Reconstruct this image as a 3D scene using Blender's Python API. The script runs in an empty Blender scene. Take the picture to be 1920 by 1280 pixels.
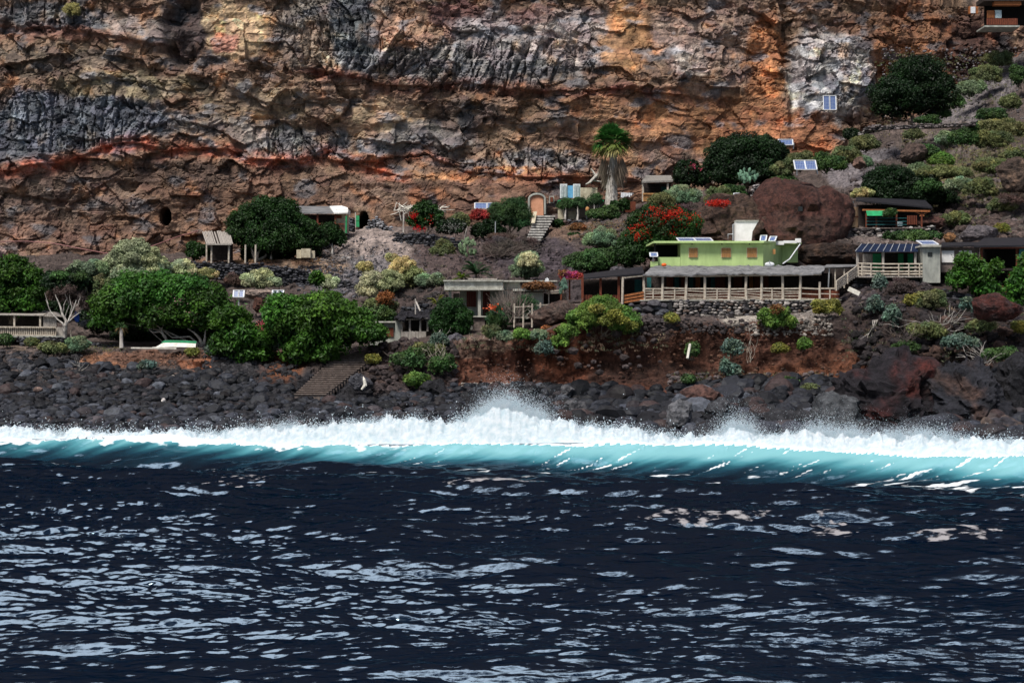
import bpy, bmesh, math, random
import numpy as np
from mathutils import Vector, Matrix
S = bpy.context.scene
COL = S.collection
# ------------------------------------------------------------------ camera, sky, sun, exposure
K = 1.3            # metres per layout unit of distance
F = 3840.0         # focal length in pixels of a 1920 px wide picture
CZ = 6.0 * K       # eye height above the sea (boat deck)
cam = bpy.data.objects.new('camera', bpy.data.cameras.new('camera'))
COL.objects.link(cam)
cam.location = (0, 0, CZ); cam.rotation_euler = (math.radians(90), 0, 0)
cam.data.sensor_width = 36; cam.data.lens = 72
cam.data.clip_start = 1; cam.data.clip_end = 5000
S.camera = cam
SUN_EL, SUN_AZ = 56.0, 212.0       # azimuth clockwise from +Y (north); 180 is behind the camera
w = bpy.data.worlds.new('World'); S.world = w; w.use_nodes = True
nt = w.node_tree; nt.nodes.clear()
N = nt.nodes.new; L = nt.links.new
out = N('ShaderNodeOutputWorld'); bg = N('ShaderNodeBackground'); bg.inputs[1].default_value = 0.065
sky = N('ShaderNodeTexSky'); sky.sky_type = 'NISHITA'; sky.sun_disc = False
sky.sun_elevation = math.radians(SUN_EL); sky.sun_rotation = math.radians(SUN_AZ)
sky.altitude = 10; sky.air_density = 1.0; sky.dust_density = 2.0
tc = N('ShaderNodeTexCoord'); mp = N('ShaderNodeMapping'); mp.inputs['Scale'].default_value = (1, 1, 2.2)
nz = N('ShaderNodeTexNoise'); nz.inputs['Scale'].default_value = 2.1; nz.inputs['Detail'].default_value = 6; nz.inputs['Roughness'].default_value = .55
rp = N('ShaderNodeValToRGB'); rp.color_ramp.elements[0].position = .572; rp.color_ramp.elements[1].position = .66
mx = N('ShaderNodeMix'); mx.data_type = 'RGBA'
mx.inputs[7].default_value = (76, 70, 74, 1)        # unseen cloud, made very bright for the sea glints
L(tc.outputs['Generated'], mp.inputs[0]); L(mp.outputs[0], nz.inputs['Vector']); sxyz = N('ShaderNodeSeparateXYZ'); L(tc.outputs['Generated'], sxyz.inputs[0])
ma = N('ShaderNodeMath'); ma.operation = 'MULTIPLY_ADD'; ma.inputs[1].default_value = .16; L(sxyz.outputs[1], ma.inputs[0]); L(nz.outputs['Fac'], ma.inputs[2]); L(ma.outputs[0], rp.inputs[0])   # unseen cloud weighted northward to brighten sea glints, south sky kept darker
L(rp.outputs[0], mx.inputs[0]); L(sky.outputs[0], mx.inputs[6]); L(mx.outputs[2], bg.inputs[0]); L(bg.outputs[0], out.inputs[0])
sd = bpy.data.lights.new('sun', 'SUN'); sd.energy = 3.4; sd.angle = math.radians(18.0); sd.color = (1, .955, .89)
so = bpy.data.objects.new('sun', sd); COL.objects.link(so)
a, e = math.radians(SUN_AZ), math.radians(SUN_EL)
sdir = Vector((math.sin(a)*math.cos(e), math.cos(a)*math.cos(e), math.sin(e)))
so.rotation_euler = sdir.to_track_quat('Z', 'Y').to_euler(); so.location = sdir*100
S.view_settings.view_transform = 'Standard'; S.view_settings.look = 'None'
S.view_settings.exposure = 0.3; S.view_settings.gamma = 1
S.render.engine = 'CYCLES'; S.cycles.max_bounces = 6; S.cycles.diffuse_bounces = 4; S.cycles.glossy_bounces = 2
S.cycles.transparent_max_bounces = 4
S.render.resolution_x = 1024; S.render.resolution_y = 682

# ------------------------------------------------------------------ helpers
def P(x, y, d):
    d = d*K
    return np.array([(x-960)/F*d, d, CZ-(y-640)/F*d])
def Pv(x, y, d):
    d = np.asarray(d)*K
    return np.stack([(x-960)/F*d, d+0*x, CZ-(y-640)/F*d], -1)
def rs(seed): return np.random.RandomState(seed)
def lerp(a, b, t): return a+(b-a)*t
def sstep(a, b, x):
    t = np.clip((x-a)/(b-a), 0, 1); return t*t*(3-2*t)
_pr = rs(7); _perm = _pr.permutation(1024); _perm = np.concatenate([_perm, _perm])
_ang = _pr.rand(1024)*2*np.pi; _gx, _gy = np.cos(_ang), np.sin(_ang); _rnd = _pr.rand(1024); _rnd2 = _pr.rand(1024); _rnd3 = _pr.rand(1024)
def _h(i, j): return _perm[(_perm[i & 1023]+j) & 1023]
def perlin(x, y):
    i = np.floor(x).astype(np.int64); j = np.floor(y).astype(np.int64); fx = x-i; fy = y-j
    u = fx*fx*fx*(fx*(fx*6-15)+10); v = fy*fy*fy*(fy*(fy*6-15)+10)
    def g(a, b):
        h = _h(i+a, j+b); return _gx[h]*(fx-a)+_gy[h]*(fy-b)
    return 1.5*lerp(lerp(g(0, 0), g(1, 0), u), lerp(g(0, 1), g(1, 1), u), v)
def fbm(x, y, o=4, g=.5):
    r = 0; a = 1; t = 0
    for k in range(o):
        r = r+a*perlin(x*2**k+17.3*k, y*2**k+9.1*k); t += a; a *= g
    return r/t
def voro(x, y, jit=.9):
    """F1 distance, F2 distance, cell hash, offset to the cell centre"""
    i = np.floor(x).astype(np.int64); j = np.floor(y).astype(np.int64)
    f1 = np.full(x.shape, 9.); f2 = np.full(x.shape, 9.); hh = np.zeros(x.shape, int); ox = np.zeros(x.shape); oy = np.zeros(x.shape)
    for a in (-1, 0, 1):
        for b in (-1, 0, 1):
            h = _h(i+a, j+b); dx = i+a+.5+jit*(_rnd[h]-.5)-x; dy = j+b+.5+jit*(_rnd2[h]-.5)-y; d = dx*dx+dy*dy
            m = d < f1
            f2 = np.where(m, f1, np.minimum(f2, d)); f1 = np.where(m, d, f1)
            hh = np.where(m, h, hh); ox = np.where(m, dx, ox); oy = np.where(m, dy, oy)
    return np.sqrt(f1), np.sqrt(f2), hh, ox, oy
def facets(x, y, tilt=1.0):
    f1, f2, h, ox, oy = voro(x, y)
    return (_rnd3[h]-.5) - tilt*(ox*(_rnd[h]-.5)*2+oy*(_rnd2[h]-.5)*2), f2-f1, h

def link(o, parent=None):
    COL.objects.link(o)
    if parent is not None: o.parent = parent
    return o
def wloc(o):
    return np.array(o['_w']) if '_w' in o else np.zeros(3)
def tag(o, label=None, cat=None, group=None, kind=None):
    if label: o['label'] = label
    if cat: o['category'] = cat
    if group: o['group'] = group
    if kind: o['kind'] = kind
    return o
def thing(name, label, cat, loc, group=None):
    o = bpy.data.objects.new(name, None); link(o); o.location = tuple(float(q) for q in loc)
    o['_w'] = [float(q) for q in loc]
    return tag(o, label, cat, group)
class MB:
    def __init__(s): s.v = []; s.f = []; s.c = []; s.n = 0; s.hasc = False
    def add(s, V, Fc, col=None):
        V = np.asarray(V, float); Fc = np.asarray(Fc, np.int64)
        s.v.append(V); s.f.append(Fc+s.n); s.n += len(V)
        if col is None: col = (1, 1, 1)
        else: s.hasc = True
        c = np.ones((len(V), 4)); c[:, :3] = col; s.c.append(c); return s
    def box(s, p, q, col=None):
        x0, y0, z0 = np.minimum(p, q); x1, y1, z1 = np.maximum(p, q)
        V = [(x0,y0,z0),(x1,y0,z0),(x1,y1,z0),(x0,y1,z0),(x0,y0,z1),(x1,y0,z1),(x1,y1,z1),(x0,y1,z1)]
        return s.add(V, [(0,3,2,1),(4,5,6,7),(0,1,5,4),(1,2,6,5),(2,3,7,6),(3,0,4,7)], col)
    def pb(s, x0, y0, x1, y1, d, t, col=None):
        p = P(x0, y1, d); q = P(x1, y0, d)
        return s.box((p[0], p[1], p[2]), (q[0], p[1]+t, q[2]), col)
    def bar(s, a, b, w, h=None, col=None):
        h = h or w; a = np.array(a, float); b = np.array(b, float); t = b-a; t /= np.linalg.norm(t)+1e-9
        up = np.array([0, 0, 1.]) if abs(t[2]) < .9 else np.array([0, 1., 0])
        r = np.cross(t, up); r /= np.linalg.norm(r); u = np.cross(r, t); r = r*w/2; u = u*h/2
        V = [a-r-u, a+r-u, a+r+u, a-r+u, b-r-u, b+r-u, b+r+u, b-r+u]
        return s.add(V, [(0,1,2,3),(7,6,5,4),(0,4,5,1),(1,5,6,2),(2,6,7,3),(3,7,4,0)], col)
    def tube(s, pts, rad, n=6, col=None):
        pts = np.array(pts, float); m = len(pts); rad = np.broadcast_to(np.array(rad, float), (m,))
        T = np.gradient(pts, axis=0); T /= np.linalg.norm(T, axis=1)[:, None]+1e-9
        ref = np.array([0, 1., 0]) if abs(T[:, 2]).mean() > .6 else np.array([0, 0, 1.])
        A = np.cross(T, ref); A /= np.linalg.norm(A, axis=1)[:, None]+1e-9; B = np.cross(T, A)
        th = np.arange(n)/n*2*np.pi
        V = pts[:, None]+rad[:, None, None]*(np.cos(th)[None, :, None]*A[:, None]+np.sin(th)[None, :, None]*B[:, None])
        i = np.arange(m-1)[:, None]*n; k = np.arange(n)[None]; k2 = (k+1) % n
        s.add(V.reshape(-1, 3), np.stack([i+k, i+k2, i+n+k2, i+n+k], -1).reshape(-1, 4), col)
        c = s.n-m*n
        s.f.append(np.array([[c+q for q in range(n)][::-1]])); s.f.append(np.array([[s.n-n+q for q in range(n)]]))
        return s
    def prism(s, poly, vec, col=None):
        n = len(poly); A = np.array(poly, float); B = A+np.array(vec, float)
        s.add(np.concatenate([A, B]), [(i, (i+1) % n, n+(i+1) % n, n+i) for i in range(n)], col)
        b = s.n-2*n; s.f.append(np.array([list(range(b, b+n))[::-1]])); s.f.append(np.array([list(range(b+n, b+2*n))])); return s
    def build(s, name, mat, parent=None, smooth=False):
        me = bpy.data.meshes.new(name); V = np.concatenate(s.v)-(wloc(parent) if parent is not None else 0)
        lt = np.concatenate([np.full(len(f), f.shape[1]) for f in s.f]); li = np.concatenate([f.ravel() for f in s.f])
        me.vertices.add(len(V)); me.vertices.foreach_set('co', V.astype(np.float32).ravel())
        me.loops.add(len(li)); me.loops.foreach_set('vertex_index', li.astype(np.int32))
        me.polygons.add(len(lt)); me.polygons.foreach_set('loop_start', (np.cumsum(lt)-lt).astype(np.int32)); me.polygons.foreach_set('loop_total', lt.astype(np.int32))
        if s.hasc:
            at = me.color_attributes.new('Col', 'FLOAT_COLOR', 'POINT'); at.data.foreach_set('color', np.concatenate(s.c).astype(np.float32).ravel())
        me.update(calc_edges=True); me.validate()
        me.polygons.foreach_set('use_smooth', [bool(smooth)]*len(me.polygons))
        me.materials.append(mat); o = bpy.data.objects.new(name, me); link(o, parent)
        if parent is not None: o['_w'] = list(wloc(parent))
        return o
def pbs(parent, name, mat, *rects):
    m = MB()
    for r in rects: m.pb(*r)
    return m.build(name, mat, parent)

# ------------------------------------------------------------------ materials
def mat(name, c=(.5,.5,.5), c2=None, scale=3., rough=.85, bump=.3, metal=0, attr=False, stretch=(1,1,1), det=6, lo=.35, hi=.65, spec=.3, bdist=.03, fine=None, trans=0):
    m = bpy.data.materials.new(name); m.use_nodes = True; t = m.node_tree; n = t.nodes; l = t.links
    b = n['Principled BSDF']; b.inputs['Roughness'].default_value = rough; b.inputs['Metallic'].default_value = metal
    b.inputs['Specular IOR Level'].default_value = spec
    tc = n.new('ShaderNodeTexCoord'); mp = n.new('ShaderNodeMapping'); mp.inputs['Scale'].default_value = stretch
    l.new(tc.outputs['Object'], mp.inputs[0])
    nz = n.new('ShaderNodeTexNoise'); nz.inputs['Scale'].default_value = scale; nz.inputs['Detail'].default_value = det; nz.inputs['Roughness'].default_value = .62
    l.new(mp.outputs[0], nz.inputs['Vector'])
    rp = n.new('ShaderNodeValToRGB'); rp.color_ramp.elements[0].position = lo; rp.color_ramp.elements[1].position = hi
    l.new(nz.outputs['Fac'], rp.inputs[0])
    if c2 is None: c2 = tuple(q*.6 for q in c)
    rp.color_ramp.elements[0].color = (*c2, 1); rp.color_ramp.elements[1].color = (*c, 1)
    src = rp.outputs[0]
    if attr:
        at = n.new('ShaderNodeAttribute'); at.attribute_name = 'Col'
        mm = n.new('ShaderNodeMix'); mm.data_type = 'RGBA'; mm.blend_type = 'MULTIPLY'; mm.inputs[0].default_value = 1
        l.new(at.outputs['Color'], mm.inputs[6]); l.new(src, mm.inputs[7]); src = mm.outputs[2]
    l.new(src, b.inputs['Base Color'])
    if bump:
        bp = n.new('ShaderNodeBump'); bp.inputs['Strength'].default_value = bump; bp.inputs['Distance'].default_value = bdist
        h = nz.outputs['Fac']
        if fine:
            n2 = n.new('ShaderNodeTexNoise'); n2.inputs['Scale'].default_value = fine; n2.inputs['Detail'].default_value = 5; n2.inputs['Roughness'].default_value = .7
            l.new(mp.outputs[0], n2.inputs['Vector']); ad = n.new('ShaderNodeMath'); l.new(h, ad.inputs[0]); l.new(n2.outputs['Fac'], ad.inputs[1]); h = ad.outputs[0]
        l.new(h, bp.inputs['Height']); l.new(bp.outputs[0], b.inputs['Normal'])
    if trans:
        tr = n.new('ShaderNodeBsdfTranslucent'); l.new(src, tr.inputs[0]); ms = n.new('ShaderNodeMixShader'); ms.inputs[0].default_value = trans
        l.new(b.outputs[0], ms.inputs[1]); l.new(tr.outputs[0], ms.inputs[2]); l.new(ms.outputs[0], n['Material Output'].inputs[0])
    return m
W1 = (1, 1, 1); W0 = (.55, .55, .55)
M = dict(
 cliff=mat('cliff_rock', (1.35,1.32,1.3), (.42,.42,.44), 1.1, .9, .9, attr=True, det=10, bdist=.35, lo=.36, hi=.66, fine=4.0),
 soil=mat('slope_soil', (1.4,1.35,1.3), (.4,.4,.42), 2.2, .95, .8, attr=True, det=9, bdist=.12, fine=9.0),
 stone=mat('sea_stone', (1.1,1.1,1.12), (.4,.4,.42), 3.5, .6, .7, attr=True, det=7, bdist=.05, spec=.22),
 boulder=mat('boulder_rock', (1.5,1.4,1.35), (.3,.3,.33), 2.4, .8, 1.0, attr=True, det=10, bdist=.25, fine=7),
 leaf=mat('leaf', (1.2,1.2,1.2), (.7,.7,.7), 1.5, .5, 0, attr=True, spec=.25, trans=.18),
 petal=mat('petal', (1.1,1.1,1.1), (.8,.8,.8), 4., .7, 0, attr=True, spec=.1, trans=.15),
 bark=mat('bark', (.2,.16,.12), (.08,.06,.05), 6, .9, .6, stretch=(1,1,.3)),
 bark_pale=mat('bark_pale', (.62,.58,.53), (.3,.27,.24), 5, .8, .4, stretch=(1,1,.3)),
 twig=mat('dry_twig', (.22,.18,.15), (.09,.07,.065), 6, .9, .2),
 wood_grey=mat('weathered_wood', (.5,.46,.41), (.22,.19,.17), 4, .85, .4, stretch=(3,3,.5)),
 win_frame=mat('window_frame', (.85,.76,.6), None, 4, .8, 0),
 wood_pale=mat('pale_wood', (.6,.54,.45), (.34,.28,.22), 5, .8, .3),
 wood_red=mat('red_brown_wood', (.2,.055,.025), (.08,.02,.012), 5, .75, .4, stretch=(4,4,.6)),
 wood_orange=mat('orange_wood', (.42,.15,.05), (.2,.07,.025), 4, .7, .3, stretch=(3,3,.6)),
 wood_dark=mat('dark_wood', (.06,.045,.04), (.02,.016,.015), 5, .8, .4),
 reed=mat('reed_mat', (.58,.3,.11), (.3,.15,.06), 9, .9, .5, stretch=(3,3,.4)),
 thatch=mat('grey_thatch', (.34,.32,.29), (.14,.13,.12), 7, .95, .7, stretch=(3,.6,.6)),
 felt=mat('roof_felt', (.28,.28,.285), (.06,.06,.065), 1.1, .9, .5, stretch=(.7,2,2), lo=.3, hi=.7),
 felt_dark=mat('black_roof', (.016,.016,.022), (.006,.006,.009), 3, .7, .5),
 concrete=mat('concrete', (.43,.44,.39), (.24,.25,.23), 1.6, .9, .3, stretch=(1.5,1.5,.5)),
 concrete_pale=mat('pale_concrete', (.55,.54,.48), (.3,.29,.25), 1.8, .9, .3, stretch=(1.5,1.5,.5)),
 step=mat('worn_steps', (.24,.19,.165), (.1,.08,.07), 4, .9, .6),
 step_pale=mat('whitewashed_steps', (.6,.58,.54), (.2,.19,.18), 4, .9, .6),
 green=mat('green_paint', (.52,.68,.28), (.37,.5,.2), 1.3, .85, .15, stretch=(1,1,.3), lo=.28, hi=.62, det=9),
 white=mat('white_plaster', (.88,.87,.85), (.7,.69,.66), 1.5, .85, .2),
 cream=mat('cream_plaster', (.62,.56,.42), (.36,.31,.22), 2.5, .9, .4),
 salmon=mat('salmon_paint', (.72,.36,.22), (.56,.27,.16), 2.5, .8, .2),
 tan=mat('tan_plaster', (.5,.34,.2), (.3,.18,.1), 1.8, .85, .3),
 glass=mat('dark_glass', (.02,.025,.03), (.01,.012,.015), 2, .15, 0, spec=.5),
 door_red=mat('maroon_door', (.13,.025,.02), (.06,.012,.01), 5, .7, .3, stretch=(3,3,.5)),
 blue=mat('blue_board', (.16,.42,.68), (.11,.32,.56), 3, .7, .1),
 green_door=mat('green_door', (.03,.35,.13), (.02,.22,.08), 3, .6, .1),
 awning=mat('green_awning', (.02,.36,.13), (.012,.22,.08), 2, .7, .2),
 teal_board=mat('teal_board', (.02,.13,.13), (.01,.07,.075), 3, .7, .1),
 metal=mat('galvanised', (.6,.62,.64), (.4,.42,.44), 5, .45, .1, metal=.4),
 frame=mat('white_frame', (.8,.82,.84), (.6,.62,.64), 5, .4, 0),
 tarp=mat('pale_tarp', (.62,.74,.76), (.36,.5,.54), 2.5, .45, .6, bdist=.15),
 blueroof=mat('blue_black_sheeting', (.012,.024,.06), (.007,.012,.03), 2, .8, .3, spec=.1),
 hull=mat('boat_paint', (.82,.8,.74), (.55,.52,.46), 3, .5, .1),
 hull_green=mat('boat_green', (.02,.28,.12), (.015,.17,.07), 4, .5, .1),
 orange=mat('orange_plastic', (.9,.16,.03), None, 3, .5, 0),
 hose=mat('pink_hose', (.36,.16,.15), None, 3, .6, 0),
 cable=mat('black_cable', (.02,.02,.02), None, 3, .6, 0),
 bone=mat('bleached_wood', (.78,.75,.66), (.5,.46,.4), 3, .8, .3),
 cloth_blue=mat('blue_cloth', (.02,.08,.4), None, 3, .8, .2),
 dark=mat('unlit_black', (.012,.01,.009), None, 3, 1, 0),  # near-black colour standing in for unlit interiors and caves
)
def solar_mat():
    m = mat('solar_cells', (.05,.09,.24), (.035,.06,.17), 3, .22, 0, spec=.5); n = m.node_tree.nodes; l = m.node_tree.links; b = n['Principled BSDF']
    tc = n.new('ShaderNodeTexCoord'); br = n.new('ShaderNodeTexBrick'); br.offset = 0
    br.inputs['Color1'].default_value = (.05,.09,.24,1); br.inputs['Color2'].default_value = (.07,.12,.3,1); br.inputs['Mortar'].default_value = (.3,.36,.48,1)
    br.inputs['Scale'].default_value = 1; br.inputs['Mortar Size'].default_value = .012; br.inputs['Brick Width'].default_value = .16; br.inputs['Row Height'].default_value = .16
    mp = n.new('ShaderNodeMapping'); mp.inputs['Rotation'].default_value = (math.radians(90), 0, 0)
    l.new(tc.outputs['Object'], mp.inputs[0]); l.new(mp.outputs[0], br.inputs['Vector']); l.new(br.outputs['Color'], b.inputs['Base Color']); return m
M['solar'] = solar_mat()
# rock prototypes
def ico(sub):
    b = bmesh.new(); bmesh.ops.create_icosphere(b, subdivisions=sub, radius=1); V = np.array([v.co for v in b.verts]); Fc = np.array([[v.index for v in f.verts] for f in b.faces]); b.free(); return V, Fc
ICO = {k: ico(k) for k in (1, 2, 3, 4, 5)}
def rockv(sub, r, planes=10, lo=.55, hi=.92):
    V, Fc = ICO[sub]; V = V.copy()
    for q in range(planes):
        n = r.randn(3); n /= np.linalg.norm(n); d = r.uniform(lo, hi); s = V@n-d; V -= np.outer(np.maximum(s, 0), n)
    return V, Fc
_r = rs(3); ROCK2 = [rockv(2, _r, 9) for i in range(24)]; ROCK1 = [rockv(1, _r, 5) for i in range(12)]; ROCK3 = [rockv(3, _r, 12) for i in range(12)]
def rotm(r):
    q = r.randn(4); q /= np.linalg.norm(q); a, b, c, d = q
    return np.array([[a*a+b*b-c*c-d*d, 2*(b*c-a*d), 2*(b*d+a*c)], [2*(b*c+a*d), a*a-b*b+c*c-d*d, 2*(c*d-a*b)], [2*(b*d-a*c), 2*(c*d+a*b), a*a-b*b-c*c+d*d]])
# ------------------------------------------------------------------ terrain layout: seven height lines, (picture x, y, distance)
ROWS = [
 # under the surf
 [(-400,872,108),(2300,872,104)],
 # head of the boulder beach / foot of the bank
 [(-400,664,134),(0,668,134),(200,694,131),(400,704,129),(480,712,128),(550,742,124.5),(700,742,124.5),(850,728,127),(1050,732,127),(1200,738,126),(1400,722,126.5),(1570,722,126.5),(1700,720,124),(1920,706,122),(2300,690,121)],
 # top of the bank
 [(-400,652,136.5),(0,655,136),(200,656,135),(400,658,133.5),(480,660,133),(550,664,133),(700,652,132),(760,646,131),(850,640,129),(1000,628,128.6),(1060,608,128.8),(1130,594,129.3),(1200,600,129),(1300,606,128.6),(1400,606,128.6),(1570,592,129),(1640,572,129),(1700,580,128),(1800,610,126),(1920,610,125),(2300,600,124)],
 # back of the lower terrace
 [(-400,634,142),(0,634,142),(400,638,141),(550,640,141),(700,634,140),(850,600,139),(1050,586,139),(1130,570,139),(1200,563,140),(1400,562,141),(1560,562,140),(1600,535,138),(1700,522,138),(1780,532,137),(1920,540,136),(2300,530,136)],
 # foot of the upper terrace
 [(-400,545,154),(0,545,154),(200,545,153),(360,536,155),(560,540,154),(700,560,150),(850,520,149),(1050,515,150),(1200,498,150),(1400,455,149),(1500,452,148),(1620,452,147),(1700,455,147),(1920,452,146),(2300,430,146)],
 # edge of the upper terrace
 [(-400,492,161),(0,492,161),(200,492,160),(350,492,159),(560,490,159),(620,484,160),(660,452,163),(700,434,164),(740,440,163),(850,452,162),(1000,455,161),(1050,430,162),(1150,415,162),(1200,398,162),(1300,380,162),(1400,378,160),(1500,428,152),(1570,430,152),(1700,427,153),(1760,420,154),(1920,330,158),(2300,280,160)],
 # foot of the cliff
 [(-400,480,174),(0,480,174),(200,476,173),(400,474,174),(560,470,175),(640,434,176),(700,424,176),(850,428,177),(980,416,177),(1060,398,178),(1200,384,178),(1300,362,179),(1400,345,180),(1480,325,181),(1560,300,181),(1650,240,182),(1760,205,184),(1850,140,186),(1920,95,187),(2000,60,188),(2300,0,190)],
]
_XS = np.arange(-400, 2301, 5.)
def _row(r, k):
    a = np.array(r, float); v = np.interp(_XS, a[:, 0], a[:, k]); ker = np.hanning(9); ker /= ker.sum(); p = np.pad(v, 4, 'edge'); return np.convolve(p, ker, 'valid')
RY = np.array([_row(r, 1) for r in ROWS]); RD = np.array([_row(r, 2) for r in ROWS])
def dg(x, y):
    """distance (layout units) of the ground seen at picture point x, y"""
    ys = np.array([np.interp(x, _XS, q) for q in RY]); ds = np.array([np.interp(x, _XS, q) for q in RD])
    return float(np.interp(-y, -ys, ds))
def G(x, y, up=0):
    p = P(x, y, dg(x, y)); p[2] += up; return p
def warp(x, y, s=.012, a=30): return x+a*fbm(x*s, y*s, 3), y+a*.6*fbm(x*s+50, y*s+20, 3)
def paint(X, Y, base, zones, nz=28, sc=.02):
    """albedo of the rock by region: zones are (cx, cy, rx, ry, colour, strength)"""
    c = np.ones(X.shape+(3,))*np.array(base); wx, wy = warp(X, Y, sc, nz)
    for q, (cx, cy, rx, ry, colr, st) in enumerate(zones):
        d = np.sqrt(((wx-cx)/rx)**2+((wy-cy)/ry)**2)+.25*fbm(X*.05+q*7, Y*.05, 3)
        m = (sstep(1.15, .75, d)*st)[..., None]; c = c*(1-m)+m*np.array(colr)
    return c
def polyd(X, Y, pts):
    """signed vertical distance below a line (positive = below) and inside mask"""
    a = np.array(pts, float); yy = np.interp(X, a[:, 0], a[:, 1]); ins = sstep(a[0, 0]-30, a[0, 0]+30, X)*sstep(a[-1, 0]+30, a[-1, 0]-30, X)
    return Y-yy, ins
def grid_faces(nr, nc):
    i = np.arange(nr-1)[:, None]*nc; j = np.arange(nc-1)[None]; return np.stack([i+j, i+j+1, i+nc+j+1, i+nc+j], -1).reshape(-1, 4)

# ---- slope
GX = np.concatenate([np.arange(-400, -30, 12.), np.arange(-30, 1950, 2.1), np.arange(1950, 2301, 12.)])
nv = [70, 60, 24, 60, 70, 40]
vs = np.concatenate([k+np.arange(n)/n for k, n in enumerate(nv)]+[[6.0, 6.3]])
cy = np.array([np.interp(GX, _XS, q) for q in RY]); cd = np.array([np.interp(GX, _XS, q) for q in RD])
cy = np.vstack([cy, cy[-1]-6]); cd = np.vstack([cd, cd[-1]+25])
ks = np.minimum(np.floor(vs).astype(int), 6); fr = (vs-ks)[:, None]
YY = cy[ks]*(1-fr)+cy[ks+1]*fr; DD = cd[ks]*(1-fr)+cd[ks+1]*fr; XX = np.broadcast_to(GX, YY.shape)
PT = Pv(XX, YY, DD)
vv = np.broadcast_to(vs[:, None], XX.shape)
u, t_ = PT[..., 0], PT[..., 2]*1.3+PT[..., 1]*.5
bank = sstep(.9, 1.1, vv)*sstep(2.15, 1.9, vv); beach = sstep(1.05, .9, vv)
flat = sstep(2, 2.2, vv)*sstep(3.0, 2.8, vv)
fa, ed, hh = facets(u/1.1+.3*fbm(u, t_), t_/1.1)
fb, _, _ = facets(u/.42, t_/.42)
dis = .5*fbm(u*.14, t_*.14, 4)+.28*fa*(1-.6*flat)+.12*fb+.1*fbm(u*1.7, t_*1.7, 3)
dis = dis*(1-.7*flat)
vb = np.clip(vv-1, 0, 1); ov = bank*np.where(vb < .35, sstep(0, .35, vb), sstep(1, .35, vb))                     # hollow under the lip of the bank
ov2 = ov*sstep(820, 920, XX)*sstep(1640, 1560, XX)*(.55+.45*sstep(1420, 1300, XX))*(1+.5*fbm(XX*.02, 0*XX, 3))
gul = bank*sstep(.5, .9, fbm(u*.22+3, t_*.06, 3)+.5)*1.3
sq = np.clip((742-YY)/82, 0, 1); stz = sstep(-6, 6, XX-lerp(549, 633, sq))*sstep(-6, 6, lerp(616, 722, sq)-XX)*sstep(648, 656, YY)*sstep(752, 744, YY)
PT = PT+np.stack([0*dis, -.6*dis+ov2*2.1+gul, .75*dis-1.1*stz], -1)
Z = [ # slope colours
 (960,800,1500,75,(.016,.018,.024),1),(960,740,1500,40,(.02,.02,.024),1),
 (1150,680,420,62,(.1,.036,.02),1),(1500,680,300,60,(.125,.05,.027),1),(1320,650,300,44,(.095,.042,.028),1),(1120,700,260,26,(.04,.02,.015),.9),(1400,580,70,30,(.4,.37,.32),.8),(1500,590,50,26,(.3,.27,.24),.6),(1240,605,40,30,(.06,.055,.06),.7),
 (1060,665,60,60,(.14,.05,.028),1),(900,690,90,40,(.13,.055,.035),1),(900,650,60,22,(.2,.14,.11),.7),(760,690,90,50,(.06,.04,.035),.9),
 (210,672,60,14,(.26,.13,.075),1),(370,680,40,18,(.26,.11,.06),1),(300,668,110,10,(.16,.09,.065),1),(525,690,50,30,(.13,.055,.03),1),(470,680,40,30,(.05,.045,.05),.7),
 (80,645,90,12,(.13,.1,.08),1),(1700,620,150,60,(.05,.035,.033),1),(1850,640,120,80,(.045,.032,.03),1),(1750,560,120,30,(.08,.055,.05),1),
 (700,470,75,52,(.3,.25,.23),1),(640,520,70,45,(.15,.14,.15),1),(720,520,80,45,(.16,.15,.16),.9),(590,500,70,15,(.24,.17,.12),.9),(480,486,120,10,(.2,.12,.08),.9),
 (880,480,110,40,(.085,.062,.06),1),(1010,490,80,45,(.068,.055,.064),1),(900,450,90,14,(.12,.09,.085),.8),(1080,435,60,16,(.17,.11,.08),.8),
 (780,560,110,40,(.06,.045,.042),1),(1060,540,60,30,(.05,.04,.042),1),(1300,450,120,80,(.085,.055,.05),1),
 (1640,290,90,14,(.16,.15,.16),1),(1610,330,60,26,(.17,.155,.165),1),(1780,200,70,50,(.18,.165,.17),1),(1860,140,60,50,(.17,.155,.165),1),(1870,110,60,30,(.12,.11,.11),1),(1740,240,90,12,(.14,.11,.1),1),
 (1780,270,90,28,(.13,.11,.1),.9),(1870,330,80,60,(.14,.12,.08),.9),(1740,340,60,30,(.17,.15,.07),.8),(1650,440,130,16,(.16,.13,.12),.9),(1550,480,60,25,(.03,.022,.02),1),(1850,430,80,60,(.07,.06,.055),.9)]
c = paint(XX, YY, (.085,.066,.06), Z)
c = c*(1-.45*sstep(1560, 1700, XX)*sstep(470, 520, YY))[..., None]  # right side darkened, shade put into the slope colour
c = c*(1+.5*(_rnd[hh]-.5))[..., None]*(1+.35*fbm(u*.9, t_*.9, 4))[..., None]
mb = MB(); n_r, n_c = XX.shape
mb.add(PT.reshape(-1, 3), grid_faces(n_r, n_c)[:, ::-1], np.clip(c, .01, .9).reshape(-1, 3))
tag(mb.build('hillside', M['soil']), kind='structure')

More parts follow.
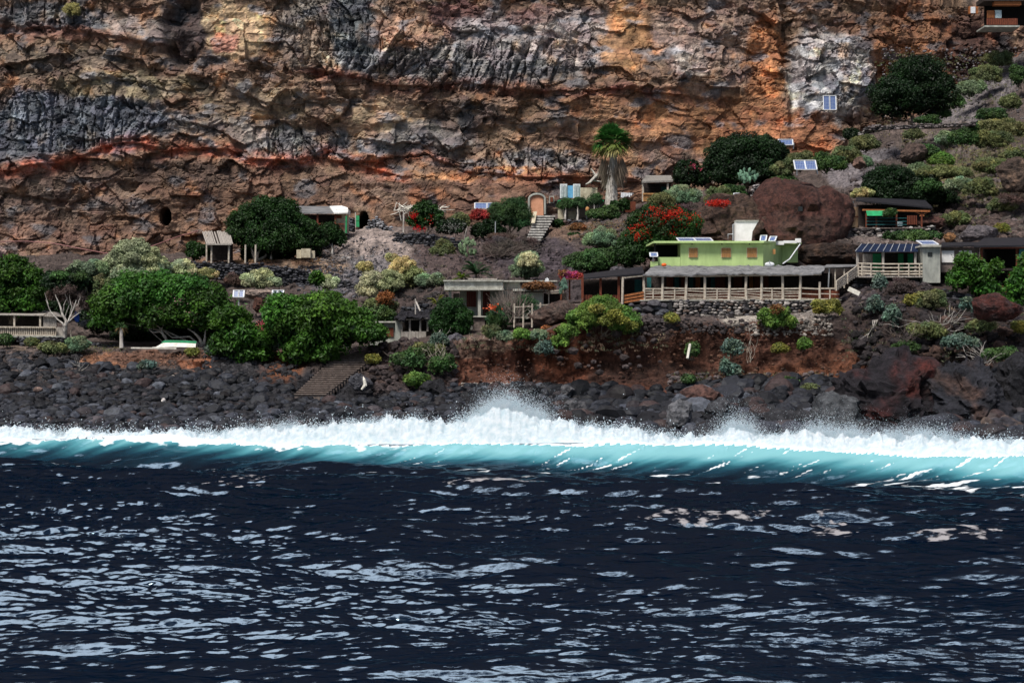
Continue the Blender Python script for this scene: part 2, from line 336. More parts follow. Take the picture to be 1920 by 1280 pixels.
# ---- cliff
xs = np.concatenate([np.arange(-130, -62, 1.), np.arange(-62, 62, .125), np.arange(62, 131, 1.)])
zs = np.concatenate([np.arange(2, 16, .4), np.arange(16, 48, .125), np.arange(48, 150, 2.0)])
X, Zz = np.meshgrid(xs, zs); D0 = 178*K
px = 960+X/D0*F; py = 640-(Zz-CZ)/D0*F
dfoot = np.interp(px, _XS, RD[-1])*K+1.0
Yc = np.where(px > 1300, dfoot, dfoot)+.10*(Zz-16)
LEDGE = [
 ([(-300,345),(0,330),(80,318),(150,306),(230,274),(280,275),(320,287),(430,279),(470,300),(560,302),(610,280),(690,312),(760,330)], 1.0, (.5,.11,.045), 13),
 ([(560,128),(640,140),(720,158),(800,160),(870,148),(960,165),(1060,168),(1150,160),(1290,172)], .8, (.16,.05,.035), 12),
 ([(620,300),(700,300),(730,292),(800,288),(880,318),(1000,330),(1130,326),(1180,330)], .7, (.3,.1,.05), 10),
 ([(-300,60),(0,52),(120,58),(220,75),(330,90)], .6, (.15,.07,.05), 10),
 ([(180,150),(260,155),(330,175),(420,160),(520,200),(640,190),(700,200)], .6, (.12,.1,.08), 8),
 ([(130,265),(260,268),(330,230),(420,245),(450,275)], .6, (.1,.09,.08), 6),
 ([(60,370),(150,385),(210,350),(260,400)], .5, (.12,.07,.05), 6),
 ([(830,195),(900,205),(980,232),(1070,215),(1120,225)], .6, (.2,.15,.12), 6),
]
wpx, wpy = warp(px, py, .01, 26)
def m_ell(cx, cy, rx, ry): return sstep(1.2, .7, np.sqrt(((wpx-cx)/rx)**2+((wpy-cy)/ry)**2))
colm = np.clip(m_ell(140,235,190,60)+m_ell(640,60,110,85)+m_ell(900,115,240,48)+m_ell(110,30,110,34)+m_ell(570,270,100,38)+m_ell(1000,305,130,28)+m_ell(1590,120,60,90)*.4, 0, 1)
wx = X+.6*fbm(X*.25, Zz*.25, 3); wz = Zz+.6*fbm(X*.25+31, Zz*.25, 3)
f1, e1, h1 = facets(wx/3.4, wz/2.2, .9); f2_, e2, h2 = facets(wx/1.3+5, wz/.95, 1.0); f3, e3, h3 = facets(wx/.5, wz/.42+9, 1.0)
cx_ = X+.5*fbm(X*.5, Zz*.18, 3)+.25*Zz*fbm(X*.04, Zz*.04, 2)
g1, ge, gh = facets(cx_/.75, wz/3.6, .8)
calm_ = np.clip(m_ell(440,60,90,60)+m_ell(730,220,90,40)+m_ell(280,60,80,30)+m_ell(1330,230,300,90)+m_ell(1200,60,80,80)+m_ell(780,380,300,50)*.6+m_ell(1000,250,100,40)*.5+m_ell(480,200,90,30)*.6, 0, 1)
rough = (1-.6*calm_)*(1-.3*sstep(300, 330, py))
d = 3.4*fbm(X*.05, Zz*.06, 4)+rough*((1.2*f1+.42*f2_)*(1-.6*colm)+.12*f3+.8*g1*colm)+.5*fbm(X*.09, wz*.55, 4)
crk = np.abs(fbm(wx*.22+9, wz*.3, 4)); d -= .35*sstep(.035, .0, crk)*rough
crk2 = np.abs(fbm(X*.5+3, wz*.12, 3)); d -= .55*sstep(.05, .0, crk2)*colm
d += .2*fbm(X*1.1, Zz*1.1, 4)*rough
d -= .35*sstep(.08, 0, ge)*colm
led = np.zeros_like(d); redm = []
for pts, amp, colr, wd in LEDGE:
    dy, ins = polyd(px, py+6*fbm(px*.03, py*.03, 3), pts)
    led += .4*amp*ins*(sstep(-45, -2, dy)*(dy < 0)*1.0+(dy >= 0)*(1-sstep(0, 3, dy)) - (dy > 1)*sstep(26, 3, dy)*.9)
    redm.append((np.exp(-((dy-3)/wd)**2)*ins*(.5+1.1*fbm(px*.03, py*.06, 4)), colr))
d += led
d -= 2.2*m_ell(350, 60, 34, 75)*sstep(0, 1, rough)            # dark gully top left
d -= 1.4*m_ell(1500, 40, 16, 190)
d += 1.2*m_ell(1590, 125, 95, 85)
# holes: cave mouths hewn in the rock
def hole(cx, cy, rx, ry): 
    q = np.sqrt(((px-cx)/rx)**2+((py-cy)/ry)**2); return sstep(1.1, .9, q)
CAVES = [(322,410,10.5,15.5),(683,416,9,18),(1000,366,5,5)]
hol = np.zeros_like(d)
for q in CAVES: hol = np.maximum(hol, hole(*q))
Yc = Yc-d
FLAT = {}
for fx_, fy_, rx_, ry_ in ((1007,385,26,24),(682,412,18,24),(322,408,16,20),(1824,18,20,14)):
    mk = sstep(1.25, .75, np.sqrt(((px-fx_)/rx_)**2+((py-fy_)/ry_)**2)); q_ = float((Yc*mk).sum()/mk.sum()); FLAT[fx_] = q_/K; Yc = lerp(Yc, q_-.35*(d-(d*mk).sum()/mk.sum()), mk)
Yc = Yc+hol*6
ZC = [ # cliff colours
 (300,400,700,90,(.14,.08,.05),1),(100,380,160,60,(.13,.09,.07),.8),(80,440,150,40,(.14,.08,.055),.8),(330,330,160,26,(.1,.065,.05),.7),
 (140,235,200,62,(.09,.1,.12),1),(60,270,110,50,(.1,.115,.14),.9),(250,165,150,30,(.21,.165,.1),.9),(480,200,110,40,(.25,.18,.11),.9),(100,120,140,34,(.13,.095,.07),.9),
 (110,40,120,34,(.1,.105,.115),.9),(150,70,170,14,(.19,.09,.06),.8),(280,60,70,30,(.24,.2,.18),.8),(440,60,80,56,(.42,.29,.16),.95),(420,85,30,20,(.3,.11,.08),.8),
 (350,60,36,75,(.07,.05,.045),1),(620,60,110,80,(.18,.165,.15),.7),(670,60,60,80,(.1,.115,.13),.9),(600,90,40,40,(.3,.22,.15),.7),
 (560,270,110,35,(.13,.13,.13),.9),(420,250,90,30,(.2,.17,.15),.8),(720,225,90,42,(.32,.22,.13),.9),(700,275,40,16,(.17,.18,.2),.9),(800,260,90,40,(.16,.15,.15),.8),
 (770,60,90,60,(.32,.19,.12),.95),(860,20,60,28,(.13,.06,.055),.9),(900,115,240,45,(.15,.15,.155),.85),(960,60,120,50,(.24,.21,.21),.9),(1080,60,100,60,(.28,.23,.21),.9),(1000,20,60,20,(.16,.08,.07),.7),
 (1180,60,60,80,(.3,.15,.06),.9),(1280,70,60,60,(.24,.16,.13),.8),(1300,100,40,30,(.45,.4,.36),.6),(1380,60,90,90,(.22,.15,.12),.7),(1450,100,40,100,(.32,.13,.045),.95),
 (1180,240,260,80,(.23,.115,.055),.9),(1000,250,100,50,(.2,.13,.085),.8),(880,215,60,30,(.1,.075,.065),.8),(1000,305,120,26,(.15,.14,.14),.9),(900,325,130,14,(.38,.18,.07),.9),(1100,350,200,26,(.14,.07,.04),.9),
 (860,370,140,34,(.14,.075,.048),.9),(700,360,90,34,(.17,.11,.08),.6),(1350,220,170,60,(.24,.11,.045),.85),(1260,285,60,30,(.18,.13,.11),.7),(1480,240,120,50,(.26,.1,.04),.85),
 (1590,115,100,95,(.3,.28,.27),1),(1600,150,80,30,(.14,.16,.19),.7),(1510,165,18,30,(.7,.6,.42),.8),(1557,170,10,24,(.8,.76,.66),.8),(1622,140,8,40,(.7,.62,.48),.7),(1600,195,60,10,(.6,.55,.45),.5),
 (1760,80,120,110,(.2,.085,.035),1),(1880,60,90,80,(.06,.03,.022),1),(1640,60,30,20,(.04,.035,.04),.8),(1700,30,140,26,(.17,.08,.04),.8)]
c = paint(px, py, (.18,.11,.07), ZC, 34, .018)
for mk, colr in redm: mk = np.clip(mk, 0, .95)[..., None]; c = c*(1-mk)+mk*np.array(colr)
st = fbm(X*.12, wz*1.5, 4)                                   # thin flow bands
c = c*(1+.4*st)[..., None]
# every block has its own tint
tint = np.stack([_rnd[h2]-.5, _rnd2[h2]-.5, _rnd3[h2]-.5], -1); c = c*(1+.4*(_rnd3[h1]-.5)[..., None])*(1+.4*(_rnd2[h2]-.5)[..., None]+.1*tint)
c = c*(1+.8*((_rnd[gh]-.5)*colm)[..., None])*(1+.3*(_rnd[h3]-.5)[..., None])
och = sstep(.15, .45, fbm(X*.35+40, Zz*.35, 4))[..., None]*.65; c = c*(1-och)+och*c*np.array([1.9,1.35,.8])
gry = sstep(.15, .4, fbm(X*.28+90, Zz*.5, 4))[..., None]*.7; lum = c.mean(-1, keepdims=True); c = c*(1-gry)+gry*lum*np.array([.95,1.02,1.15])
hol3 = hol[..., None]; c = c*(1-hol3)+hol3*np.array([.02,.015,.012])  # cave mouths also coloured near-black, as if unlit inside
mb = MB(); mb.add(np.stack([X, Yc, Zz], -1).reshape(-1, 3), grid_faces(*X.shape), np.clip((c*.84+.16*c.mean(-1, keepdims=True))*1.78, .012, .85).reshape(-1, 3))
tag(mb.build('cliff', M['cliff']), kind='structure')
def dcl(x, y):
    """distance of the cliff face at a picture point"""
    Xw = (x-960)/F*D0; zw = CZ-(y-640)/F*D0
    i = int(np.argmin(abs(zs-zw))); j = int(np.argmin(abs(xs-Xw))); return float(Yc[max(i-6, 0):i+7, max(j-6, 0):j+7].min())/K
# ------------------------------------------------------------------ sea
def fft_ocean(n, Lm, seed, wl, wdir, pw=4.0, spread=2, kmax=1e9):
    r = rs(seed); k1 = np.fft.fftfreq(n, Lm/n)*2*np.pi; KX, KY = np.meshgrid(k1, k1); k = np.sqrt(KX**2+KY**2); k[0, 0] = 1
    cs = (KX*wdir[0]+KY*wdir[1])/k; Ls = wl/(2*np.pi)
    Pw = np.exp(-1/(k*Ls)**2)/k**pw*(.05+np.abs(cs)**spread)*(k < kmax)*np.exp(-(k*.02)**2); Pw[0, 0] = 0
    hk = np.sqrt(Pw)*(r.randn(n, n)+1j*r.randn(n, n)); h = np.fft.ifft2(hk)
    s = 1/np.std(h.real); dx = np.fft.ifft2(1j*KX/k*hk).real*s; dy = np.fft.ifft2(1j*KY/k*hk).real*s
    return h.real*s, dx, dy
def samp(A, x, y, Lm):
    n = A.shape[0]; u = (x/Lm % 1)*n; v = (y/Lm % 1)*n; i = np.floor(u).astype(int); j = np.floor(v).astype(int); fu, fv = u-i, v-j
    i %= n; j %= n; i2 = (i+1) % n; j2 = (j+1) % n
    return (A[j, i]*(1-fu)+A[j, i2]*fu)*(1-fv)+(A[j2, i]*(1-fu)+A[j2, i2]*fu)*fv
ds = [20.]
while ds[-1] < 150:
    D_ = ds[-1]; ds.append(D_+min(max(D_*D_/(CZ*2048)*.36, .07), .22) if D_ > 40 else D_+.3)
ds = np.array(ds)
cxs = np.concatenate([np.arange(-2600, -500, 60.), np.arange(-500, -20, 14.), np.arange(-20, 1941, 1.9), np.arange(1945, 2421, 14.), np.arange(2440, 4600, 60.)])
PX, DY = np.meshgrid(cxs, ds); XW = (PX-960)/F*DY; YW = DY.copy()
H1 = fft_ocean(512, 120, 1, 14, (.25, 1), 4.0, 4); H3 = fft_ocean(512, 11, 9, .5, (.3, 1), 3.6, 2); H2 = fft_ocean(1024, 43, 5, 1.25, (.2, 1), 4.0, 2.5)
pxs = 960+XW/DY*F
CRP = np.array([(-500,110.5,1.0),(0,105,1.05),(150,104,1.1),(350,102,1.0),(520,99.5,.95),(700,98,1.15),(900,96,1.25),(1100,94.5,1.42),(1250,93,1.4),(1400,92,1.28),(1550,90,1.2),(1700,87.5,1.15),(1850,85,1.2),(1920,84,1.3),(2420,80,1.4)])
def crest(px_):
    return np.interp(px_, CRP[:, 0], CRP[:, 1])*K, np.interp(px_, CRP[:, 0], CRP[:, 2])*K*1.02
Dc, Hc = crest(pxs); Dc = Dc+.7*fbm(XW*.09, 0*XW+3, 3); Hc = Hc*(1+.3*fbm(XW*.1+20, 0*XW, 3))
s_ = YW-Dc; LF = 8.0+1.2*fbm(XW*.1, 0*XW+8, 2)
face = np.clip((s_+LF)/LF, 0, 1); up = np.where(s_ < 0, .4*face**1.4+.6*face**2.9, 0); back = np.where(s_ >= 0, np.exp(-(s_/3.2)**2), 0)
WAVE = Hc*(up+back)
chopA = .55+.6*sstep(-.25, .45, fbm(XW*.022+4, YW*.03, 3)+.25*np.exp(-((pxs-500)/600)**2))
# rough, sky-catching patches; smooth dark water between them
yy_ = 640+CZ/DY*F
def pat(cx, cy, rx, ry): return np.exp(-(((pxs+24*fbm(XW*.2, YW*.2, 2)-cx)/rx)**2+((yy_-cy)/ry)**2))
chop = .62+.85*pat(350,1090,600,95)+.8*pat(120,960,330,70)+.35*pat(1500,1190,700,60)+.6*pat(1150,960,350,25)-.4*pat(1250,1060,650,55)-.15*pat(400,1270,500,40)
chop = chop*(1+.45*sstep(60, 95, YW))
calm = 1-.85*np.clip(up*1.3, 0, 1)*(s_ < 0)
A1, A2 = .17, .0175
hz = A1*samp(H1[0], XW, YW, 120)*calm+A2*chop*samp(H2[0], XW*.62*1.5, YW*1.15*1.5, 43)*calm
ox = (-1.0*A1*samp(H1[1], XW, YW, 120)-1.25*A2*chop*samp(H2[1], XW*.62*1.5, YW*1.15*1.5, 43))*calm; oy = (-1.0*A1*samp(H1[2], XW, YW, 120)-1.25*A2*chop*samp(H2[2], XW*.62*1.5, YW*1.15*1.5, 43))*calm
fin = .0042*np.minimum(chop, 1.1)*calm*sstep(95, 55, YW); hz += fin*samp(H3[0], XW*.8, YW, 11)
hz += .4*np.exp(-((s_+16+2*fbm(XW*.08, 0*XW, 2))/3.2)**2)+.3*np.exp(-((s_+30)/4)**2)
# streaks drawn up the face
dirn = XW*.9-s_*.75
stk = sstep(.36, .6, perlin(dirn*2.1, s_*.15+4)*.8+.5*fbm(dirn*5, s_*.7, 3))*sstep(.05, .3, up/1.0)*(s_ < 0)*sstep(500, 900, pxs)
WAVE += .05*stk-.10*np.abs(fbm(dirn*.55, s_*.06, 3))*(up > .05)
teal = sstep(-.04, .78, (WAVE/K)/1.25*(.72+.28*sstep(200, 1100, pxs))+.3*fbm(dirn*.6, s_*.12, 4))*(s_ < 3.5)*sstep(.0, .12, up+(s_ >= 0))  # aerated teal by height, also standing in for light through the thin crest
foam = .62*stk; dn_ = fbm(dirn*.8+5, s_*.1, 4)
ft = sstep(.84, 1.05, face+.22*fbm(XW*.7, s_*.9, 4))*(s_ < 0)*sstep(900, 500, pxs)*1.1+(s_ >= -.15+.25*fbm(XW*.8, 0*XW, 3))*1.
foam = np.maximum(foam, ft)
foam = np.maximum(foam, .62*sstep(-.05, .3, fbm(XW*.5, YW*1.1, 4))*sstep(1.0, .5, np.abs(s_+5.2)/2.6)*sstep(1500, 1800, pxs))
foam = np.maximum(foam, .6*sstep(.22, .4, fbm(XW*.3+9, YW*1.5, 4))*sstep(1., .3, np.abs(s_+6.5)/3.0))
def scum(cx, cy, rx, ry, st, th):
    return st*sstep(th-.25, th+.35, pat(cx, cy, rx, ry)+.42*fbm(XW*1.0, YW*.5, 4)-.1)
veneer = np.maximum.reduce([scum(1330,975,230,16,.9,.55), scum(1560,995,80,22,.9,.5), scum(1800,1012,150,13,.9,.5), scum(450,904,110,9,.85,.5), scum(960,914,200,7,.9,.5), scum(330,885,180,9,.55,.6), scum(1000,905,300,8,.5,.6)])
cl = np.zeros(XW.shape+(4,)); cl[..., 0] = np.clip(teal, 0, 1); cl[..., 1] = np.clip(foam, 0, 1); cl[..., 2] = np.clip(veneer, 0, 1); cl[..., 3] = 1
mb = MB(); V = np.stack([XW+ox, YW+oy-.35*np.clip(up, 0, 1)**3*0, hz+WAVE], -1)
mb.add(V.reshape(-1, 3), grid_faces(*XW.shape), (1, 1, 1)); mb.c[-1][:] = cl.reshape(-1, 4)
def sea_mat():
    m = bpy.data.materials.new('sea_water'); m.use_nodes = True; t = m.node_tree; n = t.nodes; l = t.links; b = n['Principled BSDF']
    at = n.new('ShaderNodeAttribute'); at.attribute_name = 'Col'; sp = n.new('ShaderNodeSeparateColor'); l.new(at.outputs['Color'], sp.inputs[0])
    tc = n.new('ShaderNodeTexCoord')
    def noise(sc, stc, det=6):
        mp = n.new('ShaderNodeMapping'); mp.inputs['Scale'].default_value = stc; l.new(tc.outputs['Object'], mp.inputs[0])
        q = n.new('ShaderNodeTexNoise'); q.inputs['Scale'].default_value = sc; q.inputs['Detail'].default_value = det; l.new(mp.outputs[0], q.inputs['Vector']); return q.outputs['Fac']
    def mixc(f, a, bb):
        q = n.new('ShaderNodeMix'); q.data_type = 'RGBA'; l.new(f, q.inputs[0])
        for s, i in ((a, 6), (bb, 7)):
            if isinstance(s, tuple): q.inputs[i].default_value = (*s, 1)
            else: l.new(s, q.inputs[i])
        return q.outputs[2]
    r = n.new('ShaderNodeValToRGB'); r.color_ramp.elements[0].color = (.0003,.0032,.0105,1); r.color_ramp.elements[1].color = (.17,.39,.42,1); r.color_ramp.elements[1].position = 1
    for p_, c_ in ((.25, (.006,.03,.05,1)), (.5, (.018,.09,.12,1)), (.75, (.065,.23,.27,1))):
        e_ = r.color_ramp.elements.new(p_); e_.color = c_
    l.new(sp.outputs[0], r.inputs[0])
    def thr(src, f, lo, hi, k=.55):
        s1 = n.new('ShaderNodeMath'); s1.operation = 'MULTIPLY_ADD'; l.new(f, s1.inputs[0]); s1.inputs[1].default_value = k; l.new(src, s1.inputs[2])
        mr = n.new('ShaderNodeMapRange'); mr.inputs[1].default_value = lo; mr.inputs[2].default_value = hi; l.new(s1.outputs[0], mr.inputs[0]); return mr.outputs[0]
    fo = thr(sp.outputs[1], noise(2.2, (1, 1.6, 1)), .66, 1.05, .7); ve = thr(sp.outputs[2], noise(2.8, (.6, .4, 1), 9), 2.15, 2.4, 2.6)
    c1 = mixc(ve, r.outputs[0], (.27,.26,.265)); c2 = mixc(fo, c1, (.86,.9,.92)); l.new(c2, b.inputs['Base Color'])
    mxr = n.new('ShaderNodeMath'); mxr.operation = 'MAXIMUM'; l.new(fo, mxr.inputs[0]); l.new(ve, mxr.inputs[1])
    rr = n.new('ShaderNodeMapRange'); rr.inputs[3].default_value = .04; rr.inputs[4].default_value = .8; l.new(mxr.outputs[0], rr.inputs[0]); l.new(rr.outputs[0], b.inputs['Roughness'])
    b.inputs['Specular IOR Level'].default_value = 0
    bp = n.new('ShaderNodeBump'); bp.inputs['Strength'].default_value = .5; bp.inputs['Distance'].default_value = .02
    l.new(noise(7, (.6, 1, 1), 4), bp.inputs['Height']); l.new(bp.outputs[0], b.inputs['Normal'])
    gl = n.new('ShaderNodeBsdfGlossy'); gl.inputs['Roughness'].default_value = .055; gl.inputs['Color'].default_value = (.6,.84,1,1); l.new(bp.outputs[0], gl.inputs['Normal'])
    gf = n.new('ShaderNodeMapRange'); gf.inputs[3].default_value = .1; gf.inputs[4].default_value = .01; gm = n.new('ShaderNodeMath'); gm.operation = 'MULTIPLY_ADD'; gm.inputs[1].default_value = .75; gm.use_clamp = True; l.new(sp.outputs[0], gm.inputs[0]); l.new(mxr.outputs[0], gm.inputs[2]); l.new(gm.outputs[0], gf.inputs[0])
    ms = n.new('ShaderNodeMixShader'); l.new(gf.outputs[0], ms.inputs[0]); l.new(b.outputs[0], ms.inputs[1]); l.new(gl.outputs[0], ms.inputs[2]); l.new(ms.outputs[0], n['Material Output'].inputs[0])
    return m
SEA = sea_mat()
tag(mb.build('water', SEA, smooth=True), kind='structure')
mb = MB(); mb.add([(-900,-700,-1.2),(900,-700,-1.2),(900,190,-1.2),(-900,190,-1.2)], [(0,1,2,3)], (0,0,0)); tag(mb.build('water', SEA), kind='structure')

# ---- foam heap of the broken wave and flung spray
FT = np.array([(-500,818),(0,811),(60,808),(140,811),(260,816),(330,813),(450,808),(520,806),(600,800),(660,794),(760,790),(840,796),(900,780),(930,774),(965,772),(1005,784),(1060,800),(1150,802),(1230,816),(1320,826),(1370,808),(1430,818),(1500,824),(1560,816),(1620,822),(1700,820),(1800,826),(1920,832),(2420,840)], float)
fxs = np.arange(-500, 2420, 1.6); tt = np.linspace(0, 1, 26)
PXf, TT = np.meshgrid(fxs, tt); Dcf, Hcf = crest(PXf); XWf = (PXf-960)/F*Dcf
Dcf = Dcf+.7*fbm(XWf*.09, 0*XWf+3, 3)
yt = np.interp(PXf, FT[:, 0], FT[:, 1]); dd = Dcf+.15+5.5*TT; xw = (PXf-960)/F*dd
ztop = CZ-(yt-640)/F*(Dcf+3)+.75*fbm(PXf*.011, 0*PXf+2, 3)+.3*fbm(PXf*.06, 0*PXf+2, 2); zb = Hcf*.93
bell = np.sin(np.clip(TT*3.2, 0, 1)*math.pi/2)*np.cos(np.clip((TT-.6)/.4, 0, 1)*math.pi/2)
zz = zb*(1-TT)+(ztop*.97-zb*(1-TT))*bell; zz = np.where(TT < .5, np.maximum(zz, zb*.9), zz)
nz_ = fbm(xw*.7, dd*.7+TT*3, 4)+.5*np.abs(fbm(xw*2.6, dd*2.6, 3)); zz = zz+nz_*.42*bell+.16*np.maximum(0, perlin(xw*1.7, dd))*bell+.2*np.maximum(0, perlin(xw*5.7, dd*2))*bell
dd = dd+.5*fbm(xw*.8+7, TT*4, 3)
zz = np.where(TT > .97, -.8, zz)
mb = MB(); mb.add(np.stack([xw, dd, zz], -1).reshape(-1, 3), grid_faces(*xw.shape))
foam_m = mat('white_foam', (.9,.93,.95), (.6,.72,.77), 2.5, .95, .35, spec=.1, bdist=.1, trans=.5)
tag(mb.build('breaking_foam', foam_m, smooth=True), 'band of white surf churning behind the turquoise wave crest', 'surf', kind='stuff')
# spray: droplets, thrown in plumes above the crest
r = rs(11); PL = [(30,12,40),(150,16,60),(250,8,40),(460,18,90),(530,22,110),(640,14,90),(700,18,70),(775,18,60),(905,40,90),(965,48,110),(1000,26,60),(1090,14,80),(1190,16,70),(1240,14,60),(1370,42,100),(1440,20,60),(1510,38,90),(1590,36,110),(1660,26,80),(1740,30,110),(1800,18,70),(1880,16,60)]
cx_, cz_, cs_, cd_ = [], [], [], []
base = 48000
bx = r.uniform(-100, 2020, base); bh = r.exponential(5.0, base)*(1+.8*fbm(bx*.05, 0*bx, 3)); cx_.append(bx); cz_.append(bh); cs_.append(r.uniform(.016, .055, base)); cd_.append(r.uniform(2, 5, base))
for (x_, h_, w_) in PL:
    for k_ in range(int(5+w_/7)):
        bx_ = x_+r.randn()*w_*.3; an = r.uniform(-.55, .75); n_ = int(h_*48); ln = h_*1.25*math.exp(-((bx_-x_)/(w_*.5))**2)*r.uniform(.4, 1.1); q = np.minimum(r.exponential(.34, n_), 1.7)
        cx_.append(bx_+q*ln*an+r.randn(n_)*(4+q*ln*.34)); cz_.append(q*ln+r.randn(n_)*(1+q*3)-5); cs_.append(r.uniform(.014, .045, n_)*(1.1-.5*q)); cd_.append(r.uniform(2.8, 6.5, n_))
cx_, cz_, cs_, cd_ = map(np.concatenate, (cx_, cz_, cs_, cd_))
Dq, Hq = crest(cx_); dq = Dq+.6+cd_; yq = np.interp(cx_, FT[:, 0], FT[:, 1])+8-cz_; xq = (cx_-960)/F*dq; zq = CZ-(yq-640)/F*dq+.3*fbm(xq*1.3, dq, 3)
C = np.stack([xq, dq, zq], -1); tet = np.array([(1,1,1),(1,-1,-1),(-1,1,-1),(-1,-1,1)])*.6
V = C[:, None]+tet[None]*cs_[:, None, None]; ff = (np.arange(len(C))[:, None, None]*4+np.array([(0,1,2),(0,3,1),(0,2,3),(1,3,2)])[None]).reshape(-1, 3)
mb = MB(); mb.add(V.reshape(-1, 3), ff); tag(mb.build('spray', foam_m), 'white droplets flung up in plumes above the surf', 'sea spray', kind='stuff')
# ------------------------------------------------------------------ stones of the beach
r = rs(21)
def stone_col(r, x, y):
    k = r.rand(); g = r.choice([.012, .02, .03, .05])*r.uniform(.8, 1.3)*(1.7 if y > 765 else 1)
    if k < .86: c = np.array([.95, 1.0, 1.12])*g
    elif k < .94: c = np.array([1.25, 1.0, .95])*g
    elif k < .965: c = np.array([.08, .05, .042])
    else: c = np.array([.14, .145, .15])*r.uniform(.7, 1.2)
    return c*np.array([.62, .66, .76])
def rockmesh(mb, c, s, r, lib=None, col=(.1, .1, .1), flat=.75):
    V, Fc = (lib or ROCK2)[r.randint(len(lib or ROCK2))]
    R = rotm(r); s = np.broadcast_to(np.array(s, float), (3,)); mb.add((V@R.T*np.array([1, .9, flat]))*s+c, Fc, col)
st = []
for k in range(9000):
    x = r.uniform(-60, 1980); lo = np.interp(x, _XS, RY[1]); y = lo-6+r.rand()**.9*(852-lo)
    big = .42 if x > 1250 else .33
    s = np.clip(r.lognormal(math.log(.3), big+.08), .13, .95)*(1.45 if x > 900 else 1)*(1.15 if y < 740 and x < 600 else 1)
    if 548 < x < 720 and y < 748: continue
    st.append((s, x, y))
st.sort(key=lambda q: -q[0]); cand = [q for q in st if 10 < q[1] < 1900 and q[2] < 800][:300]; cset = set(cand)
mb = MB(); proto = []
for k in range(24):
    m = MB(); V, Fc = ROCK2[k]; m.add(V, Fc, stone_col(r, 0, 700)*1.1); o = m.build('beach_stone', M['stone']); proto.append(o.data)
    COL.objects.unlink(o); bpy.data.objects.remove(o)
for (s, x, y) in st:
    p = G(x, y, .12*s)
    if (s, x, y) in cset:
        o = bpy.data.objects.new('beach_stone', proto[r.randint(24)]); link(o); o.location = p
        o.scale = (s*r.uniform(.9, 1.25), s*r.uniform(.8, 1.1), s*r.uniform(.6, .85)); o.rotation_euler = (r.uniform(-.4, .4), r.uniform(-.4, .4), r.uniform(0, 6.28))
        tag(o, 'rounded grey volcanic stone among hundreds on the boulder beach', 'stone', 'large stones of the boulder beach')
    else: rockmesh(mb, p, (s*r.uniform(.9, 1.3), s, s), r, col=stone_col(r, x, y))
tag(mb.build('beach_stones', M['stone']), 'dark grey stones covering the beach above the surf', 'stones', kind='stuff')
# rubble lying on the slope
def scatter(name, label, cat, specs, mt='boulder', seed=5, lib=None):
    r = rs(seed); mb = MB()
    for (x0, x1, y0, y1, n, smin, smax, col, var) in specs:
        for k in range(n):
            x = r.uniform(x0, x1); y = r.uniform(y0, y1); s = smin+(smax-smin)*r.rand()**3; p = G(x, y, .15*s)
            rockmesh(mb, p, s, r, lib or ROCK1, np.array(col)*(1+var*(r.rand()-.5)*2))
    return tag(mb.build(name, M[mt]), label, cat, kind='stuff')
scatter('rubble', 'loose broken rock strewn over the slope and the bank', 'rubble', [
 (560,800,440,545,1500,.05,.2,(.16,.155,.165),.5),(560,760,500,560,700,.08,.3,(.09,.095,.11),.5),(640,700,480,505,60,.1,.3,(.3,.3,.3),.4),
 (780,1180,440,530,1300,.05,.25,(.09,.075,.08),.6),(700,840,545,600,260,.1,.5,(.05,.045,.045),.6),
 (1080,1200,420,450,200,.08,.3,(.14,.12,.1),.5),(850,1250,640,720,220,.06,.25,(.12,.06,.04),.6),(1000,1250,620,700,30,.2,.55,(.08,.065,.065),.4),
 (1250,1600,600,715,260,.06,.26,(.13,.07,.045),.6),(1400,1560,562,630,600,.07,.22,(.32,.3,.27),.6),(1190,1400,575,625,420,.08,.34,(.06,.05,.05),.6),
 (1250,1600,700,735,350,.1,.4,(.14,.12,.12),.5),(850,1050,725,740,260,.05,.2,(.42,.4,.36),.3),(860,960,718,732,200,.05,.15,(.5,.47,.42),.3),
 (1600,1920,560,700,800,.1,.6,(.035,.03,.032),.7),(1700,1920,600,700,120,.2,.7,(.065,.04,.032),.6),(1560,1760,520,580,300,.12,.5,(.07,.06,.065),.6),  # right-hand rubble coloured darker for the shade there
 (1580,1920,250,430,900,.08,.5,(.13,.11,.11),.6),(1650,1920,90,240,1200,.05,.25,(.2,.19,.2),.5),(1750,1920,380,470,300,.15,.9,(.12,.09,.08),.6),(1500,1760,425,460,500,.08,.3,(.22,.19,.17),.5),
 (0,160,655,705,300,.1,.45,(.06,.058,.062),.6),(150,430,660,690,1500,.04,.1,(.27,.15,.1),.6),(560,660,478,490,160,.08,.3,(.25,.22,.2),.4),
 (160,480,692,706,200,.1,.4,(.05,.048,.052),.5),(400,560,680,720,350,.1,.4,(.05,.05,.055),.5),(690,860,640,740,350,.15,.6,(.07,.055,.055),.6),(380,480,640,700,500,.12,.34,(.035,.036,.042),.4)])
